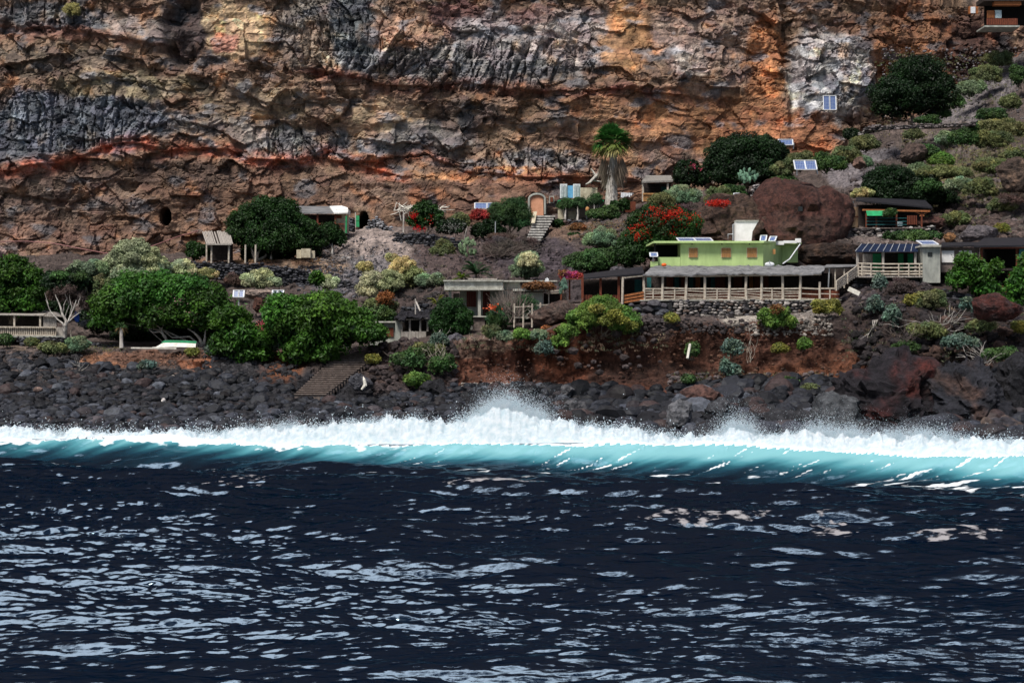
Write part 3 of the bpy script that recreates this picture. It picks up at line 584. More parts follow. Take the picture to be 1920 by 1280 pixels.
# ---- named single boulders
def boulder(name, label, x, y, rx, ry, d, col, seed, depth=None, planes=12, sub=4, sm=False, col2=None, lo=.55, cat='boulder', rough=.16):
    r = rs(seed); V, Fc = rockv(sub, r, planes, lo, .95); c = P(x, y, d); sx = rx/F*d*K; sz = ry/F*d*K; sy = depth or (sx+sz)/2
    R = np.eye(3); W = V*np.array([sx, sy, sz])*1.08
    q = W+c; nn = V/np.linalg.norm(V, axis=1)[:, None]; s = min(sx, sz)
    dsp = rough*s*(.7*(np.minimum(np.abs(fbm(q[:, 0]*4/s, q[:, 2]*2.4/s, 4)), .25)-.2)+fbm(q[:, 0]*1.6/s+q[:, 1]*.7/s, q[:, 2]*1.6/s-q[:, 1]*.9/s, 5)+.8*facets(q[:, 0]*2.6/s+q[:, 1]/s, q[:, 2]*2.6/s, 1.2)[0]+.3*facets(q[:, 0]*7/s+q[:, 1]*3/s, q[:, 2]*7/s, 1.2)[0])
    q = q+nn*dsp[:, None]; cc = np.ones((len(q), 3))*np.array(col)
    if col2 is not None:
        m = sstep(.0, .35, fbm(q[:, 0]*.9/s*1.6, q[:, 2]*1.6/s+seed, 3))[:, None]; cc = cc*(1-m)+m*np.array(col2)
    cc = cc*(1+.6*fbm(q[:, 0]*2.5/s, q[:, 2]*2.5/s, 4))[:, None]
    mb = MB(); mb.add(q-c, Fc, np.clip(cc, .01, .8)); o = mb.build(name, M['boulder'], smooth=sm); o.location = c; return tag(o, label, cat)
B = boulder
B('dome_rock','big dark red-brown dome of rock behind the pale green house',1500,438,106,114,150.5,(.075,.032,.026),1,sub=5,planes=9,lo=.72,col2=(.075,.043,.035),depth=5,cat='rock',rough=.09)
B('rock_shoulder','low brown rock shoulder with red shrub on it, left of the big dome',1372,432,82,62,150,(.085,.055,.042),2,sub=5,planes=8,lo=.7,col2=(.055,.03,.024),depth=4,cat='rock',rough=.13)
B('boulder','huge black and rust-red boulder at the right end of the beach',1664,764,122,102,117,(.016,.014,.019),3,sub=5,planes=11,lo=.6,col2=(.06,.014,.011),depth=5,rough=.24)  # this and the next two boulders coloured darker for shade at right
B('boulder','dark blue-grey cracked boulder right of the huge rust-red one',1822,752,78,80,115.5,(.02,.022,.03),4,sub=5,col2=(.07,.045,.038),depth=4,planes=10,lo=.58,rough=.26)
B('boulder','dark boulder cut by the right edge of the picture above the surf',1925,742,54,80,117,(.016,.017,.022),5,sub=5,depth=4,planes=9,lo=.6,rough=.2)
B('boulder','pale brown rounded rock in the spray at far right',1878,812,58,36,112,(.13,.1,.085),6,depth=2,col2=(.04,.04,.05))
B('boulder','pointed grey slab leaning left of the huge rust-red boulder',1568,800,62,60,115,(.075,.085,.095),7,depth=2.4,planes=7,lo=.42)
B('boulder','angular grey boulder standing in the surf below the whitewashed rubble',1277,785,26,34,115.5,(.13,.14,.155),8,depth=1,planes=7,lo=.5)
B('boulder','reddish brown slab on the beach left of the pointed grey one',1312,744,38,22,122,(.11,.06,.05),9,depth=1.2,planes=7,lo=.5)
B('boulder','dark blocky rock in the spray left of the pointed grey slab',1478,795,60,30,116,(.035,.038,.045),10,depth=2,planes=7,lo=.5)
B('boulder','dark block on the beach just right of the angular grey boulder',1345,775,30,30,117.5,(.06,.065,.075),11,depth=1.2,planes=7,lo=.5)
B('boulder','flat-sided grey rock in mid beach below the dark hollow of the bank',1084,764,26,17,119.5,(.1,.105,.115),12,depth=1,planes=7,lo=.5)
B('boulder','rounded grey rock on the beach crest right of the hollow in the bank',1068,733,18,14,125,(.11,.115,.125),13,depth=.8,planes=7,lo=.5)
B('boulder','black rock at the foot of the bushy bank left of the red hollow',815,729,26,17,125.5,(.022,.023,.028),14,depth=1,planes=7,lo=.5)
B('boulder','bluish grey boulder beside the foot of the stairway',677,716,22,16,125,(.07,.075,.09),15,depth=.8,planes=8,lo=.5)
B('boulder','blue-grey boulder on the bank top below the dark round tree',855,643,18,17,130.3,(.13,.13,.15),16,depth=.8,planes=7,lo=.5)
B('boulder','large grey boulder on the left beach under the green bushes',52,696,20,16,130.6,(.08,.085,.095),17,depth=.8,planes=7,lo=.5)
B('boulder','brown rock ledge with a deadwood branch, right of the wooden trellis',1045,590,52,27,132,(.085,.055,.045),18,depth=1.8,planes=8,lo=.6,col2=(.16,.12,.1))
B('boulder','grey rock crowning the slope just above the black roofed pergola',1161,508,17,9,143,(.11,.105,.12),19,depth=.8,planes=7,lo=.5)
B('boulder','red slanting boulder under the dark hut at far right',1866,577,48,24,123,(.07,.02,.016),20,depth=1.6,planes=6,lo=.5,col2=(.05,.03,.03))
B('boulder','dark brown overhanging rock below the water tank wall',1556,478,58,26,143,(.035,.022,.017),21,depth=2,planes=8,lo=.65,col2=(.1,.06,.04))
B('boulder','red-brown boulder to the right of the wooden picket gate',1745,416,28,13,150,(.1,.05,.04),22,depth=1,planes=8,lo=.6)
B('boulder','ochre block lying on the rubble slope at right',1782,446,12,9,146,(.3,.16,.07),23,depth=.5,planes=6,lo=.5)
B('boulder','grey smooth boulder on the slope above the far right hut',1836,440,38,17,146,(.13,.12,.13),24,depth=1.4,planes=7,lo=.55)
B('boulder','big dark boulder high on the right edge of the slope',1908,330,40,34,151,(.07,.05,.04),25,depth=2,planes=7,lo=.55,col2=(.16,.11,.08))
B('boulder','shaded brown boulder under the slope path, left of the yellow shrubs',1712,288,26,20,158,(.09,.065,.055),26,depth=1.4,planes=7,lo=.5)
B('boulder','pinkish brown stone block beside the shrubs above the solar frame',1612,306,13,11,158,(.22,.14,.11),27,depth=.7,planes=7,lo=.5)
B('boulder','rust-brown boulder glimpsed between the two big green canopies',485,572,13,14,143,(.1,.045,.032),28,depth=.8,planes=7,lo=.5)
B('boulder','pale pink-grey rock outcrop above the pole mounted solar panels',485,551,26,11,146,(.33,.27,.23),29,depth=1.,planes=8,lo=.55)
B('boulder','grey boulder under the flat roofs edge left, beside the white tree',166,607,16,8,138.5,(.13,.14,.15),30,depth=.7,planes=7,lo=.5)
B('boulder','pinkish white outcrop on the slope at the far left border',1,474,10,13,163,(.5,.38,.34),34,depth=.8,planes=8,lo=.55)
B('boulder','white sea-washed stone low on the left beach',306,750,4.5,4,119,(.75,.73,.7),31,depth=.15,planes=6,lo=.6,sub=3,rough=.05)
B('boulder','small white stone high on the left beach',325,706,4.5,3.5,128,(.6,.56,.5),32,depth=.15,planes=6,lo=.6,sub=3,rough=.05)
B('boulder','pinkish flat stone on the far left of the beach',71,730,9,5,122.8,(.22,.16,.14),33,depth=.3,planes=6,lo=.6,sub=3)
# ---- dry stone walls
def wall(name, label, top, hpx, dist, size, cols, seed, thick=.7, mt='stone', jitter=.25):
    """top: list of picture points along the crown; hpx: height in picture px"""
    r = rs(seed); mb = MB(); a = np.array(top, float)
    m = MB(); dd = lambda x: np.interp(x, a[:, 0], np.broadcast_to(dist, len(a)) if np.ndim(dist) == 0 else dist)
    hp = lambda x: np.interp(x, a[:, 0], np.broadcast_to(hpx, len(a)) if np.ndim(hpx) == 0 else hpx)
    for i in range(len(a)-1):
        x0, x1 = a[i, 0], a[i+1, 0]; A0 = P(x0, a[i, 1]+2, dd(x0)); A1 = P(x1, a[i+1, 1]+2, dd(x1)); B0 = P(x0, a[i, 1]+hp(x0), dd(x0)); B1 = P(x1, a[i+1, 1]+hp(x1), dd(x1))
        mb.prism([B0+[0,.12,0], B1+[0,.12,0], A1+[0,.12,0], A0+[0,.12,0]], (0, thick, 0), (.03, .03, .03))
    x = a[0, 0]
    while x < a[-1, 0]:
        d = dd(x); sp = size/(d*K)*F; yt = np.interp(x, a[:, 0], a[:, 1]); y = yt+r.uniform(0, .8)*sp; yb = yt+hp(x)
        while y < yb:
            s = size*r.choice([.6, .8, 1, 1.1, 1.5])*r.uniform(.85, 1.1)*.5; c = P(x+r.uniform(-.5, .5)*sp, y, d)+[0, r.uniform(-.12, .08), 0]
            cc = np.array(cols[r.randint(len(cols))])*r.uniform(.6, 1.4)
            rockmesh(mb, c, (s*1.25, s, s*.95), r, ROCK1 if size < .4 else ROCK2, cc); y += sp*r.uniform(.6, .8)
        x += sp*r.uniform(.75, 1.0)
    return tag(mb.build(name, M[mt]), label, 'wall')
BL = [(.05,.052,.06),(.035,.037,.045),(.075,.075,.085),(.12,.12,.13)]
GR = [(.09,.09,.1),(.13,.13,.14),(.06,.055,.06),(.12,.08,.07)]
PLm = [(.34,.31,.28),(.2,.18,.17),(.08,.075,.08),(.42,.38,.34),(.14,.1,.08)]
wall('stone_wall','long black dry stone terrace wall below the little slatted hut',[(358,490),(420,492),(500,495),(560,502),(600,512),(640,524),(690,536)],[30,34,36,36,34,26,10],[153.5,154,154.5,154.5,154,153,152],.36,BL,41)
wall('stone_wall','black dry stone wall right of the rubble cone and cave door',[(742,436),(800,436),(830,443),(866,452)],[20,26,22,10],[161,160,159,158.5],.34,BL,42)
wall('stone_wall','low stone wall under the picket fence of the left lodge',[(36,630),(140,634),(215,648)],[18,16,8],[137.5,137.5,137],.3,BL,43)
wall('stone_wall','heap of broken grey stone stacked right of the cave mouth',[(690,415),(706,407),(722,418),(742,434)],[22,28,18,6],[171,171,170.5,170],.34,[(.28,.29,.31),(.2,.21,.23),(.36,.36,.37)],44,thick=1.2)
wall('stone_wall','short stone wall between the veranda hut and green cave door',[(651,408),(665,410)],[24,26],[172,172],.34,[(.2,.21,.23),(.12,.125,.14)],45)
wall('stone_wall','low wall of dark stone right of the whitewashed steps',[(1036,414),(1100,412),(1150,414),(1185,418)],[12,12,10,8],[166,165,164,163],.34,GR,46)
wall('retaining_wall','rounded red and grey boulders holding up the left end of the long veranda',[(1186,570),(1215,566),(1260,565)],[46,54,34],[132,132,132],.75,[(.13,.1,.1),(.1,.105,.12),(.16,.11,.1),(.08,.075,.085)],47)
wall('retaining_wall','grey whitewashed rubble wall under the middle of the long veranda',[(1255,564),(1330,563),(1420,562),(1500,563),(1540,566)],[26,34,38,34,20],132.5,.34,PLm,48)
wall('stone_wall','rough wall of grey stones carrying the blue roofed terrace',[(1608,518),(1640,520),(1700,520),(1725,520)],[40,34,24,18],[137,137,137,137],.55,GR,49)
wall('stone_wall','rubble wall carrying the terrace of the water tank and green awning',[(1520,430),(1600,428),(1700,427),(1755,420)],[16,18,14,10],[148.6,148.6,148.6,149],.36,[(.22,.19,.17),(.14,.12,.12),(.4,.38,.35)],50)
wall('stone_wall','low stone kerb along the path high on the right slope',[(1622,236),(1680,233),(1760,231),(1830,228)],[9,9,9,8],[165,165,164,163],.34,[(.2,.17,.16),(.13,.11,.11)],51)
wall('stone_wall','pale stacked stones on top of the shaded end of the path',[(1612,246),(1630,240),(1652,238)],[8,10,8],165.5,.3,[(.45,.42,.38),(.3,.28,.26)],52)
wall('stone_wall','small grey masonry panel leaning on the dome rock beneath the cactus',[(1412,346),(1450,344)],[22,10],[152.5,152.5],.26,[(.24,.23,.22),(.3,.28,.27)],53,thick=.5)
wall('stone_wall','dark stone heap behind the tar roofed shack',[(752,574),(790,570),(806,578)],[26,20,14],[140,140,140],.45,BL,54,thick=1)
wall('stone_wall','black stone cairn-like pile at the left of the stairway top',[(400,668),(430,650),(452,668),(470,690)],[36,50,36,16],[131.5,131.5,131,130.5],.42,BL,55,thick=1)
wall('stone_wall','dark stone footing under the grey plank front of the shack',[(748,640),(830,642)],[16,14],133.5,.34,BL,56)
wall('stone_wall','stone footing along the ground left of the upturned boat',[(150,640),(215,650)],[12,8],[138,138],.34,GR,57)
wall('stone_wall','rocky dark ground wall beneath the far right hut',[(1775,540),(1850,560),(1930,560)],[20,20,20],133,.5,BL,58)
# ------------------------------------------------------------------ buildings and built things
def planks(mb, x0, y0, x1, y1, d, t, w, gap=.25, jit=1.0, seed=1, skew=0):
    r = rs(seed); x = x0
    while x < x1:
        mb.pb(x, y0+r.uniform(-jit, jit), min(x+w*(1-gap), x1), y1, d+r.uniform(-.02, .02), t); x += w
def one(name, label, cat, mb, mt, group=None, smooth=False): return tag(mb.build(name, M[mt], smooth=smooth), label, cat, group)
def solar(label, x0, y0, x1, y1, d, lean=.4, n=2, legs=None, skew=0, frame='frame', base=None, group=None):
    """tilted photovoltaic panels with a pale frame; lean = metres the top edge stands back"""
    T = thing('solar_panel', label, 'solar panel', P((x0+x1)/2, base or y1, d), group)
    for k in range(n):
        a = x0+(x1-x0)*k/n+.2; b = x0+(x1-x0)*(k+1)/n-.2
        A, B_, C, D_ = P(a, y1, d), P(b, y1, d), P(b+skew, y0, d)+[0, lean, 0], P(a+skew, y0, d)+[0, lean, 0]
        nrm = np.cross(B_-A, D_-A); nrm /= np.linalg.norm(nrm)
        pm = MB(); pm.prism([A, B_, C, D_], -nrm*.04); p = pm.build('panel', M['solar'], T)
        fm = MB()
        for q, s in ((A, B_), (B_, C), (C, D_), (D_, A)): fm.bar(q+nrm*.015, s+nrm*.015, .11, .07)
        fm.build('frame', M[frame], p)
    if legs:
        for (lx, ly0, lx1, ly1) in legs:
            m = MB(); m.bar(P(lx, ly0, d)+[0, lean*.5, 0], P(lx1, ly1, d)+[0, lean*.5+.05, 0], .1); m.build('leg', M['metal'], T)
    return T
def rails(name, parent, mt, x0, y0, x1, y1, d0, d1, n, h, w=.09, wav=0, seed=1):
    """n horizontal rails between (x0,y0) and (x1,y1), spread over h px upwards"""
    r = rs(seed)
    for k in range(n):
        dy = -h*k/max(n-1, 1); m = MB(); pts = []
        for q in np.linspace(0, 1, 7): pts.append(P(lerp(x0, x1, q), lerp(y0, y1, q)+dy+r.uniform(-wav, wav), lerp(d0, d1, q)))
        m.tube(pts, w/2, 5); m.build(name, M[mt], parent)
# --- long green house
T = thing('green_house', 'long pale green flat roofed house with three reed shuttered windows', 'house', P(1350, 498, 139), None)
wm = MB(); wm.pb(1276, 455, 1431, 500, 139, 5.0); wm.prism([P(1431.3, 500, 139), P(1466, 500, 142.5), P(1466, 456, 142.5), P(1431.3, 456, 139)], (0, 2.5, 0)); wm.pb(1466.5, 458, 1496, 492, 142.5, 2); wm.build('wall', M['green'], T)
pbs(T, 'parapet', M['green'], (1234, 482, 1275.6, 500, 139, .25), (1220, 490, 1233.7, 500, 138.6, .6))
pbs(T, 'back_room', M['dark'], (1229, 456, 1275.5, 500, 141.5, .2), (1228, 456, 1230, 482, 139.5, 1.5))
rf = MB(); a = [P(1226, 455.2, 138.5), P(1433, 455.2, 138.5), P(1460, 456.5, 141.6), P(1503, 456.5, 141.6)]
rf.prism([P(1226, 455.4, 138.5), P(1433, 455.4, 138.5), P(1459, 457.5, 141.8), P(1503, 458, 142)]+[np.array([P(1503, 458, 142)[0], P(1, 1, 146.5)[1], P(1226, 455.4, 138.5)[2]]), np.array([P(1226, 455, 138.5)[0]-.3, P(1, 1, 146.5)[1], P(1226, 455.4, 138.5)[2]])], (0, 0, .17)); roof = rf.build('roof', M['green'], T)
m = MB(); a_ = P(1230, 455.4, 139); b_ = P(1497, 455.4, 142.5); m.box((a_[0], a_[1], P(1226, 455.4, 138.5)[2]+.172), (P(1428, 455, 139)[0], P(1, 1, 146)[1], P(1226, 455.4, 138.5)[2]+.2)); m.build('bounce_slab', M['concrete_pale'], roof)  # unseen pale slab added so less green bounces onto the chimney
pbs(roof, 'coping', M['white'], (1455, 452, 1470, 459, 141.3, .5), (1470, 451, 1494, 456, 141.5, .4), (1492, 447, 1502, 455, 141.6, .4))
for (x0, x1, s) in ((1291, 1309, 1), (1352, 1371, 2), (1400, 1420, 3)):
    m = MB(); m.pb(x0, 464, x1, 483, 138.97, .05); wd = m.build('window', M['win_frame'], T)
    m = MB()
    for i in range(2):
        for j in range(2):
            planks(m, x0+1+(x1-x0-1.5)*i/2, 465+9*j, x0+.2+(x1-x0-1)*(i+1)/2, 473.4+9*j, 138.9, .05, 1.5, .2, .25, s*7+i+j)
    m.build('reed_shutter', M['reed'], wd)
m = MB(); m.pb(1449, 467, 1454, 476.5, 140.3, .12); m.build('small_window', M['reed'], T)
for x in (1297, 1353, 1405):
    m = MB(); m.pb(x, 456.5, x+1.6, 458.6, 138.6, .3); m.build('drain_spout', M['wood_dark'], T)
ch = thing('chimney_block', 'tall white plastered block on the roof of the green house', 'chimney', P(1400, 451, 140.5))
m = MB(); m.prism([P(1380, 452, 140.5), P(1409, 452, 140.5), P(1411, 434, 140.5), P(1422, 414.5, 140.5), P(1380, 413.5, 140.5)], (0, 1.3, 0)); m.build('body', M['white'], ch)
m = MB(); m.pb(1379.5, 412.8, 1422.5, 414.3, 140.4, 1.5); m.build('cap', M['concrete_pale'], ch)
m = MB(); m.tube([P(1374.5, 451, 140), P(1374.5, 421, 140), P(1376.5, 420, 140)], .05, 5); m.tube([P(1365, 451, 140), P(1365, 439, 140), P(1374, 439, 140)], .04, 5); one('metal_pipe', 'thin bent metal pipe standing left of the white roof block', 'pipe', m, 'metal')
solar('flat dark blue solar panel pair lying on the green house roof', 1273, 444, 1337, 452, 139.6, 2.2, 2, skew=-1)
solar('small striped panel leaning on the green roof right of the white block', 1425, 441, 1436, 451.5, 140.6, .5, 1, skew=3)
solar('small dark tilted panel at the right end of the green roof', 1441, 443, 1453, 452, 140.8, .5, 1, skew=5)
solar('little solar panel on the corner left of the green house parapet', 1219, 473.5, 1233, 481, 138.4, .5, 1, legs=[(1225, 481, 1225, 490)])
m = MB(); m.tube([P(1500, 458, 140), P(1490, 472, 139), P(1480, 486, 138), P(1468, 494, 137)], .055, 6); one('drain_pipe', 'white pipe running down the rock from the green roof corner', 'pipe', m, 'frame')
dsh = thing('satellite_dish', 'white dish aerial at the back of the veranda roof', 'dish', P(1443, 498, 136.5))
V, Fc = ICO[3]; c = P(1443, 495.5, 136); s = np.array([.42, .1, .2]); m = MB(); keep = V[:, 1] > -.1; m.add(V*s+c, Fc); m.build('dish', M['frame'], dsh, True); m = MB(); m.bar(c, c+[-.05, -.3, .33], .05); m.bar(c, c+[0, .1, -.25], .06); m.build('arm', M['metal'], dsh)
V, Fc = ICO[2]; m = MB(); m.add(V*.2*np.array([1.2, 1, .8])+P(1245, 496.5, 137.3), Fc); one('buoy', 'orange float lying at the top of the veranda roof', 'buoy', m, 'orange', smooth=True)
# --- long veranda in front of the green house
T = thing('veranda', 'long lean-to veranda with grey felt roof and crooked pale posts', 'veranda', P(1370, 563, 134))
r = rs(61); nx = 60; A = []; gx = np.linspace(0, 1, nx); m = MB(); rows = []
for k, q in enumerate(np.linspace(0, 1, 8)):
    xx = lerp(lerp(1205, 1540, gx), lerp(1227, 1553, gx), q); yy = lerp(514+1.2*np.sin(gx*9)-2.5*gx, 498+0*gx, q); dd_ = lerp(133.4, 138.8, q)
    p = Pv(xx, yy, dd_+0*xx); p[:, 2] += .09*fbm(xx*.06, q*3+0*xx, 3)+.04*r.randn(nx); rows.append(p)
top = np.array(rows).reshape(-1, 3); m.add(top, grid_faces(8, nx)); m.add(top-[0, 0, .1], grid_faces(8, nx)[:, ::-1])
rim = np.concatenate([np.array(rows)[0], np.array(rows)[0]-[0, 0, .12]]); m.add(rim, [(i, nx+i, nx+i+1, i+1) for i in range(nx-1)]); m.build('roof', M['felt'], T)
m = MB(); m.tube([P(1206, 517, 133.8), P(1300, 517.5, 133.8), P(1400, 516, 133.8), P(1480, 515.5, 133.8), P(1540, 514, 133.8)], .09, 5); m.build('beam', M['wood_pale'], T)
for i, x in enumerate((1206.5, 1243, 1287, 1321.5, 1368, 1399, 1428, 1467, 1501)):
    m = MB(); j = rs(i+70); x2 = x+j.uniform(-1.5, 1.5)
    m.tube([P(x2, 562, 133.8), P((x+x2)/2+j.uniform(-.7, .7), 540, 133.8), P(x, 515.5, 133.8)], [.13, .115, .11], 6); m.build('post', M['wood_pale'], T)
m = MB(); m.tube([P(1537, 560, 133.8), P(1537, 528, 133.8)], .1, 6); m.build('post', M['wood_pale'], T)
for i, (a, b) in enumerate(((1206, 1243), (1243, 1287), (1287, 1321), (1321, 1368), (1368, 1399), (1399, 1428), (1428, 1467), (1467, 1501), (1501, 1537), (1537, 1575))):
    m = MB()
    for k, y in enumerate((541, 546, 551, 556, 560)): 
        j = rs(i*9+k)
        if a >= 1501 and k in (1, 3): continue
        m.bar(P(a+1, y+j.uniform(-1.4, 1.4)-(0 if a < 1537 else 0), 133.8), P(b-1, y+j.uniform(-1.4, 1.4), 133.8), .06, .12 if k == 0 else .075)
    if b-a > 36: m.bar(P((a+b)/2, 561, 133.75), P((a+b)/2, 543, 133.75), .1)
    m.build('railing', M['wood_pale'], T)
m = MB(); planks(m, 1208, 544, 1574, 562, 134.25, .04, 5, .06, .6, 3); m.build('lattice', M['wood_red'], T)
m = MB(); m.prism([P(1200, 564, 133.6), P(1578, 563, 133.6), P(1578, 561.2, 133.6), P(1200, 562, 133.6)], (0, 7, 0)); m.build('floor', M['concrete_pale'], T)
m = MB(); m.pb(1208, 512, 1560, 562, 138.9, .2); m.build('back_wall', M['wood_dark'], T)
for x in (1213, 1265, 1292, 1318, 1333):
    m = MB(); m.pb(x, 520, x+8, 560, 138.6, .08); m.build('blue_door', M['teal_board'], T)
m = MB(); m.pb(1206, 512, 1208, 562, 138.7, .2); m.build('side_wall', M['wood_dark'], T)
for x0, x1, mt in ((1250, 1262, 'wood_red'), (1277, 1286, 'wood_red'), (1304, 1313, 'wood_orange'), (1341, 1360, 'wood_red'), (1376, 1392, 'wood_red'), (1405, 1412, 'wood_orange'), (1414, 1424, 'wood_red'), (1432, 1441, 'wood_red')):
    m = MB(); planks(m, x0, 517, x1, 560, 138.5, .08, 3.2, .06, .2, int(x0)); m.build('door', M[mt], T)
# --- wooden stair rail and flat shed roof right of the veranda
T = thing('timber_stair', 'sloping railed timber stair climbing right from the veranda', 'stair', P(1570, 542, 133))
for k, dy in enumerate((0, 5, 10, 14)):
    m = MB(); m.bar(P(1567, 541-dy*.9, 133), P(1609, 512-dy, 135.5), .08, .12); m.build('rail', M['wood_pale'], T)
for x, y0, y1 in ((1568, 545, 525), (1589, 532, 511), (1609, 518, 496)):
    m = MB(); m.bar(P(x, y0, 133+2.4*(x-1568)/41), P(x, y1, 133+2.4*(x-1568)/41), .12); m.build('post', M['wood_pale'], T)
m = MB()
for k in range(10): m.pb(1567+k*4.2, 540.5-k*2.9, 1573+k*4.2, 542.5-k*2.9, 133.2+k*.25, 1.0)
m.build('step', M['wood_grey'], T)
T = thing('shed', 'low open shed with thin pale roof edge beside the timber stair', 'shed', P(1580, 540, 137.5))
m = MB(); m.prism([P(1545, 502, 136), P(1608, 500, 136), P(1606, 498, 139.5), P(1550, 498, 139.5)], (0, 0, .1)); m.build('roof', M['felt'], T)
m = MB(); m.pb(1545, 503, 1606, 540, 140, .2); m.build('back_wall', M['wood_dark'], T)
for x in (1553, 1566, 1583):
    m = MB(); m.tube([P(x, 540, 136.2), P(x+(2 if x < 1560 else 0), 503, 136.2)], .06, 5); m.build('post', M['metal'] if x < 1560 else M['wood_pale'], T)
# --- red timber pergola left of the veranda
T = thing('pergola_hut', 'dark roofed open hut on red-brown posts at the left of the veranda', 'hut', P(1130, 565, 134))
m = MB(); m.prism([P(1094, 524, 133.5), P(1208, 514, 133.5), P(1204, 502, 138), P(1094, 516, 138)], (0, 0, .12)); m.build('roof', M['felt_dark'], T)
m = MB(); m.prism([P(1050, 524, 134.5), P(1096, 524, 134.5), P(1096, 516, 138), P(1050, 518, 138)], (0, 0, .1)); m.build('lower_roof', M['wood_red'], T)
for x, y in ((1092, 569), (1126, 566), (1160, 566)):
    m = MB(); m.bar(P(x, y, 134), P(x, 524-(x-1092)*.08, 134), .2); m.build('post', M['wood_red'], T)
m = MB(); m.bar(P(1052, 562, 136), P(1052, 524, 136), .14); m.bar(P(1068, 562, 136), P(1068, 524, 136), .14); m.build('rear_post', M['wood_red'], T)
m = MB(); m.tube([P(1167, 570, 133.6), P(1168, 519, 133.6)], .11, 6); m.tube([P(1168, 521, 133.6), P(1206, 517, 133.6)], .08, 6); m.build('white_post', M['wood_pale'], T)
m = MB(); planks(m, 1093, 553, 1167, 569, 134.1, .05, 3, .35, 1, 9); m.build('picket_railing', M['wood_red'], T)
m = MB()
for k, y in enumerate((549, 555, 561)): m.bar(P(1168, y+6, 133.7), P(1207, y-1, 133.7), .1, .17)
m.build('railing', M['wood_orange'], T)
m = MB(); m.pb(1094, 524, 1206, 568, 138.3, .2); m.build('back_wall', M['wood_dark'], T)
m = MB(); m.prism([P(1050, 574, 133.8), P(1208, 566, 133.8), P(1208, 562, 138), P(1050, 568, 138)], (0, 0, .06)); m.build('floor', M['step'], T)
m = MB(); m.pb(1190, 524, 1203, 552, 137.5, .1); m.build('door', M['teal_board'], T)
# --- grey concrete house
T = thing('concrete_house', 'grey bare concrete house with a pillared porch and maroon shutters', 'house', P(920, 600, 134))
m = MB(); m.pb(862, 545, 962, 600, 136.6, 3); m.build('wall', M['concrete'], T)
m = MB(); m.pb(962.5, 548, 1019, 598, 135.2, 4); m.build('side_room', M['concrete'], T)
m = MB(); m.pb(833, 527, 943, 541.5, 133.4, 4.5); m.build('roof_parapet', M['concrete_pale'], T)
m = MB(); m.pb(831, 525, 944, 527.2, 133.2, 4.9); m.pb(833, 541.2, 944, 543.6, 133.15, 5); m.pb(944.5, 525.5, 1045, 528, 136, 5); m.build('cornice', M['concrete_pale'], T)
m = MB(); m.pb(944.3, 528, 975, 543, 136.5, 3); m.build('upper_wall', M['concrete'], T)
m = MB(); m.pb(962, 541.5, 1031, 545.5, 134.6, 4.5); m.build('roof_slab', M['concrete_pale'], T)
for x in (841, 896):
    m = MB(); m.pb(x, 543.6, x+5.5, 592, 133.6, .28); m.build('pillar', M['concrete_pale'], T)
for x0, y0, x1, y1 in ((875, 546, 893, 575), (905.5, 546, 918.5, 591)):
    m = MB(); planks(m, x0, y0, x1, y1, 136.5, .06, 3.4, .07, 0, int(x0)); m.build('shutter' if y1 < 580 else 'door', M['door_red'], T)
m = MB(); m.pb(850, 550, 861.5, 568, 136.4, .08); m.build('window', M['glass'], T)
m = MB(); m.pb(886, 592, 913, 594.4, 133.2, 3.8); m.pb(840, 592.4, 885.6, 594.2, 133.6, 3); m.build('porch_floor', M['concrete_pale'], T)
m = MB(); m.pb(887.5, 594.4, 909, 628, 133.4, 2); m.build('plinth', M['step'], T)
for k in range(3):
    m = MB()
    pts = [P(849+k*18.5+7*math.cos(q), 541.2-3.2*math.sin(q), 133.3) for q in np.linspace(0, math.pi, 9)]; m.tube(pts, .05, 5); m.build('arch_moulding', M['concrete'], T)
m = MB(); m.pb(838, 594.3, 886, 618, 134, 2.5); m.build('basement_wall', M['concrete'], T)
m = MB(); m.pb(1019.5, 549, 1062, 575, 138.2, .2); m.build('dark_annex', M['wood_dark'], T)
m = MB(); m.bar(P(1029, 575, 135), P(1029, 546, 135), .1); m.bar(P(1024, 546.5, 135), P(1062, 543, 135.5), .12); m.bar(P(1024, 550.5, 135), P(1058, 548, 135.5), .1); m.build('annex_frame', M['wood_pale'], T)
m = MB(); m.pb(1000, 529.5, 1018, 535, 134.8, .8); one('water_trough', 'white trough on the flat roof slab of the concrete house', 'trough', m, 'white')
jg = thing('water_jug', 'white plastic canister on the right end of the concrete roof', 'jug', P(1025.5, 529, 135.6)); m = MB(); m.pb(1022.5, 522, 1029, 529.8, 135.6, .35); m.build('body', M['frame'], jg); m = MB(); m.pb(1024.8, 520.6, 1027, 521.8, 135.7, .12); m.build('cap', M['frame'], jg)
m = MB(); m.bar(P(878, 523, 134.5), P(932, 523.5, 134.8), .12); m.bar(P(905, 523, 136), P(926, 523, 134.2), .12, .1); one('roof_planks', 'loose planks lying on the flat concrete roof', 'planks', m, 'wood_grey')
# trellis
T = thing('trellis', 'spindly pale pole trellis in front of the concrete house', 'trellis', P(980, 612, 131.5))
for i, (x, y1, d) in enumerate(((964, 573, 131.5), (981, 573, 131.5), (997.5, 573, 131.5), (989.5, 576, 134), (1013, 571, 134))):
    m = MB(); m.tube([P(x, 614 if d < 132 else 596, d), P(x+.6, y1-4, d)], .07, 5); m.build('post', M['wood_pale'], T)
for a in ((963, 575.5, 1000, 574, 131.5), (963, 595, 998, 595, 131.5), (990, 573, 1030, 571, 134), (964, 574.5, 990, 573.5, 132.5)):
    m = MB(); m.bar(P(a[0], a[1], a[4]), P(a[2], a[3], a[4]+.3), .09); m.build('rail', M['wood_pale'], T)
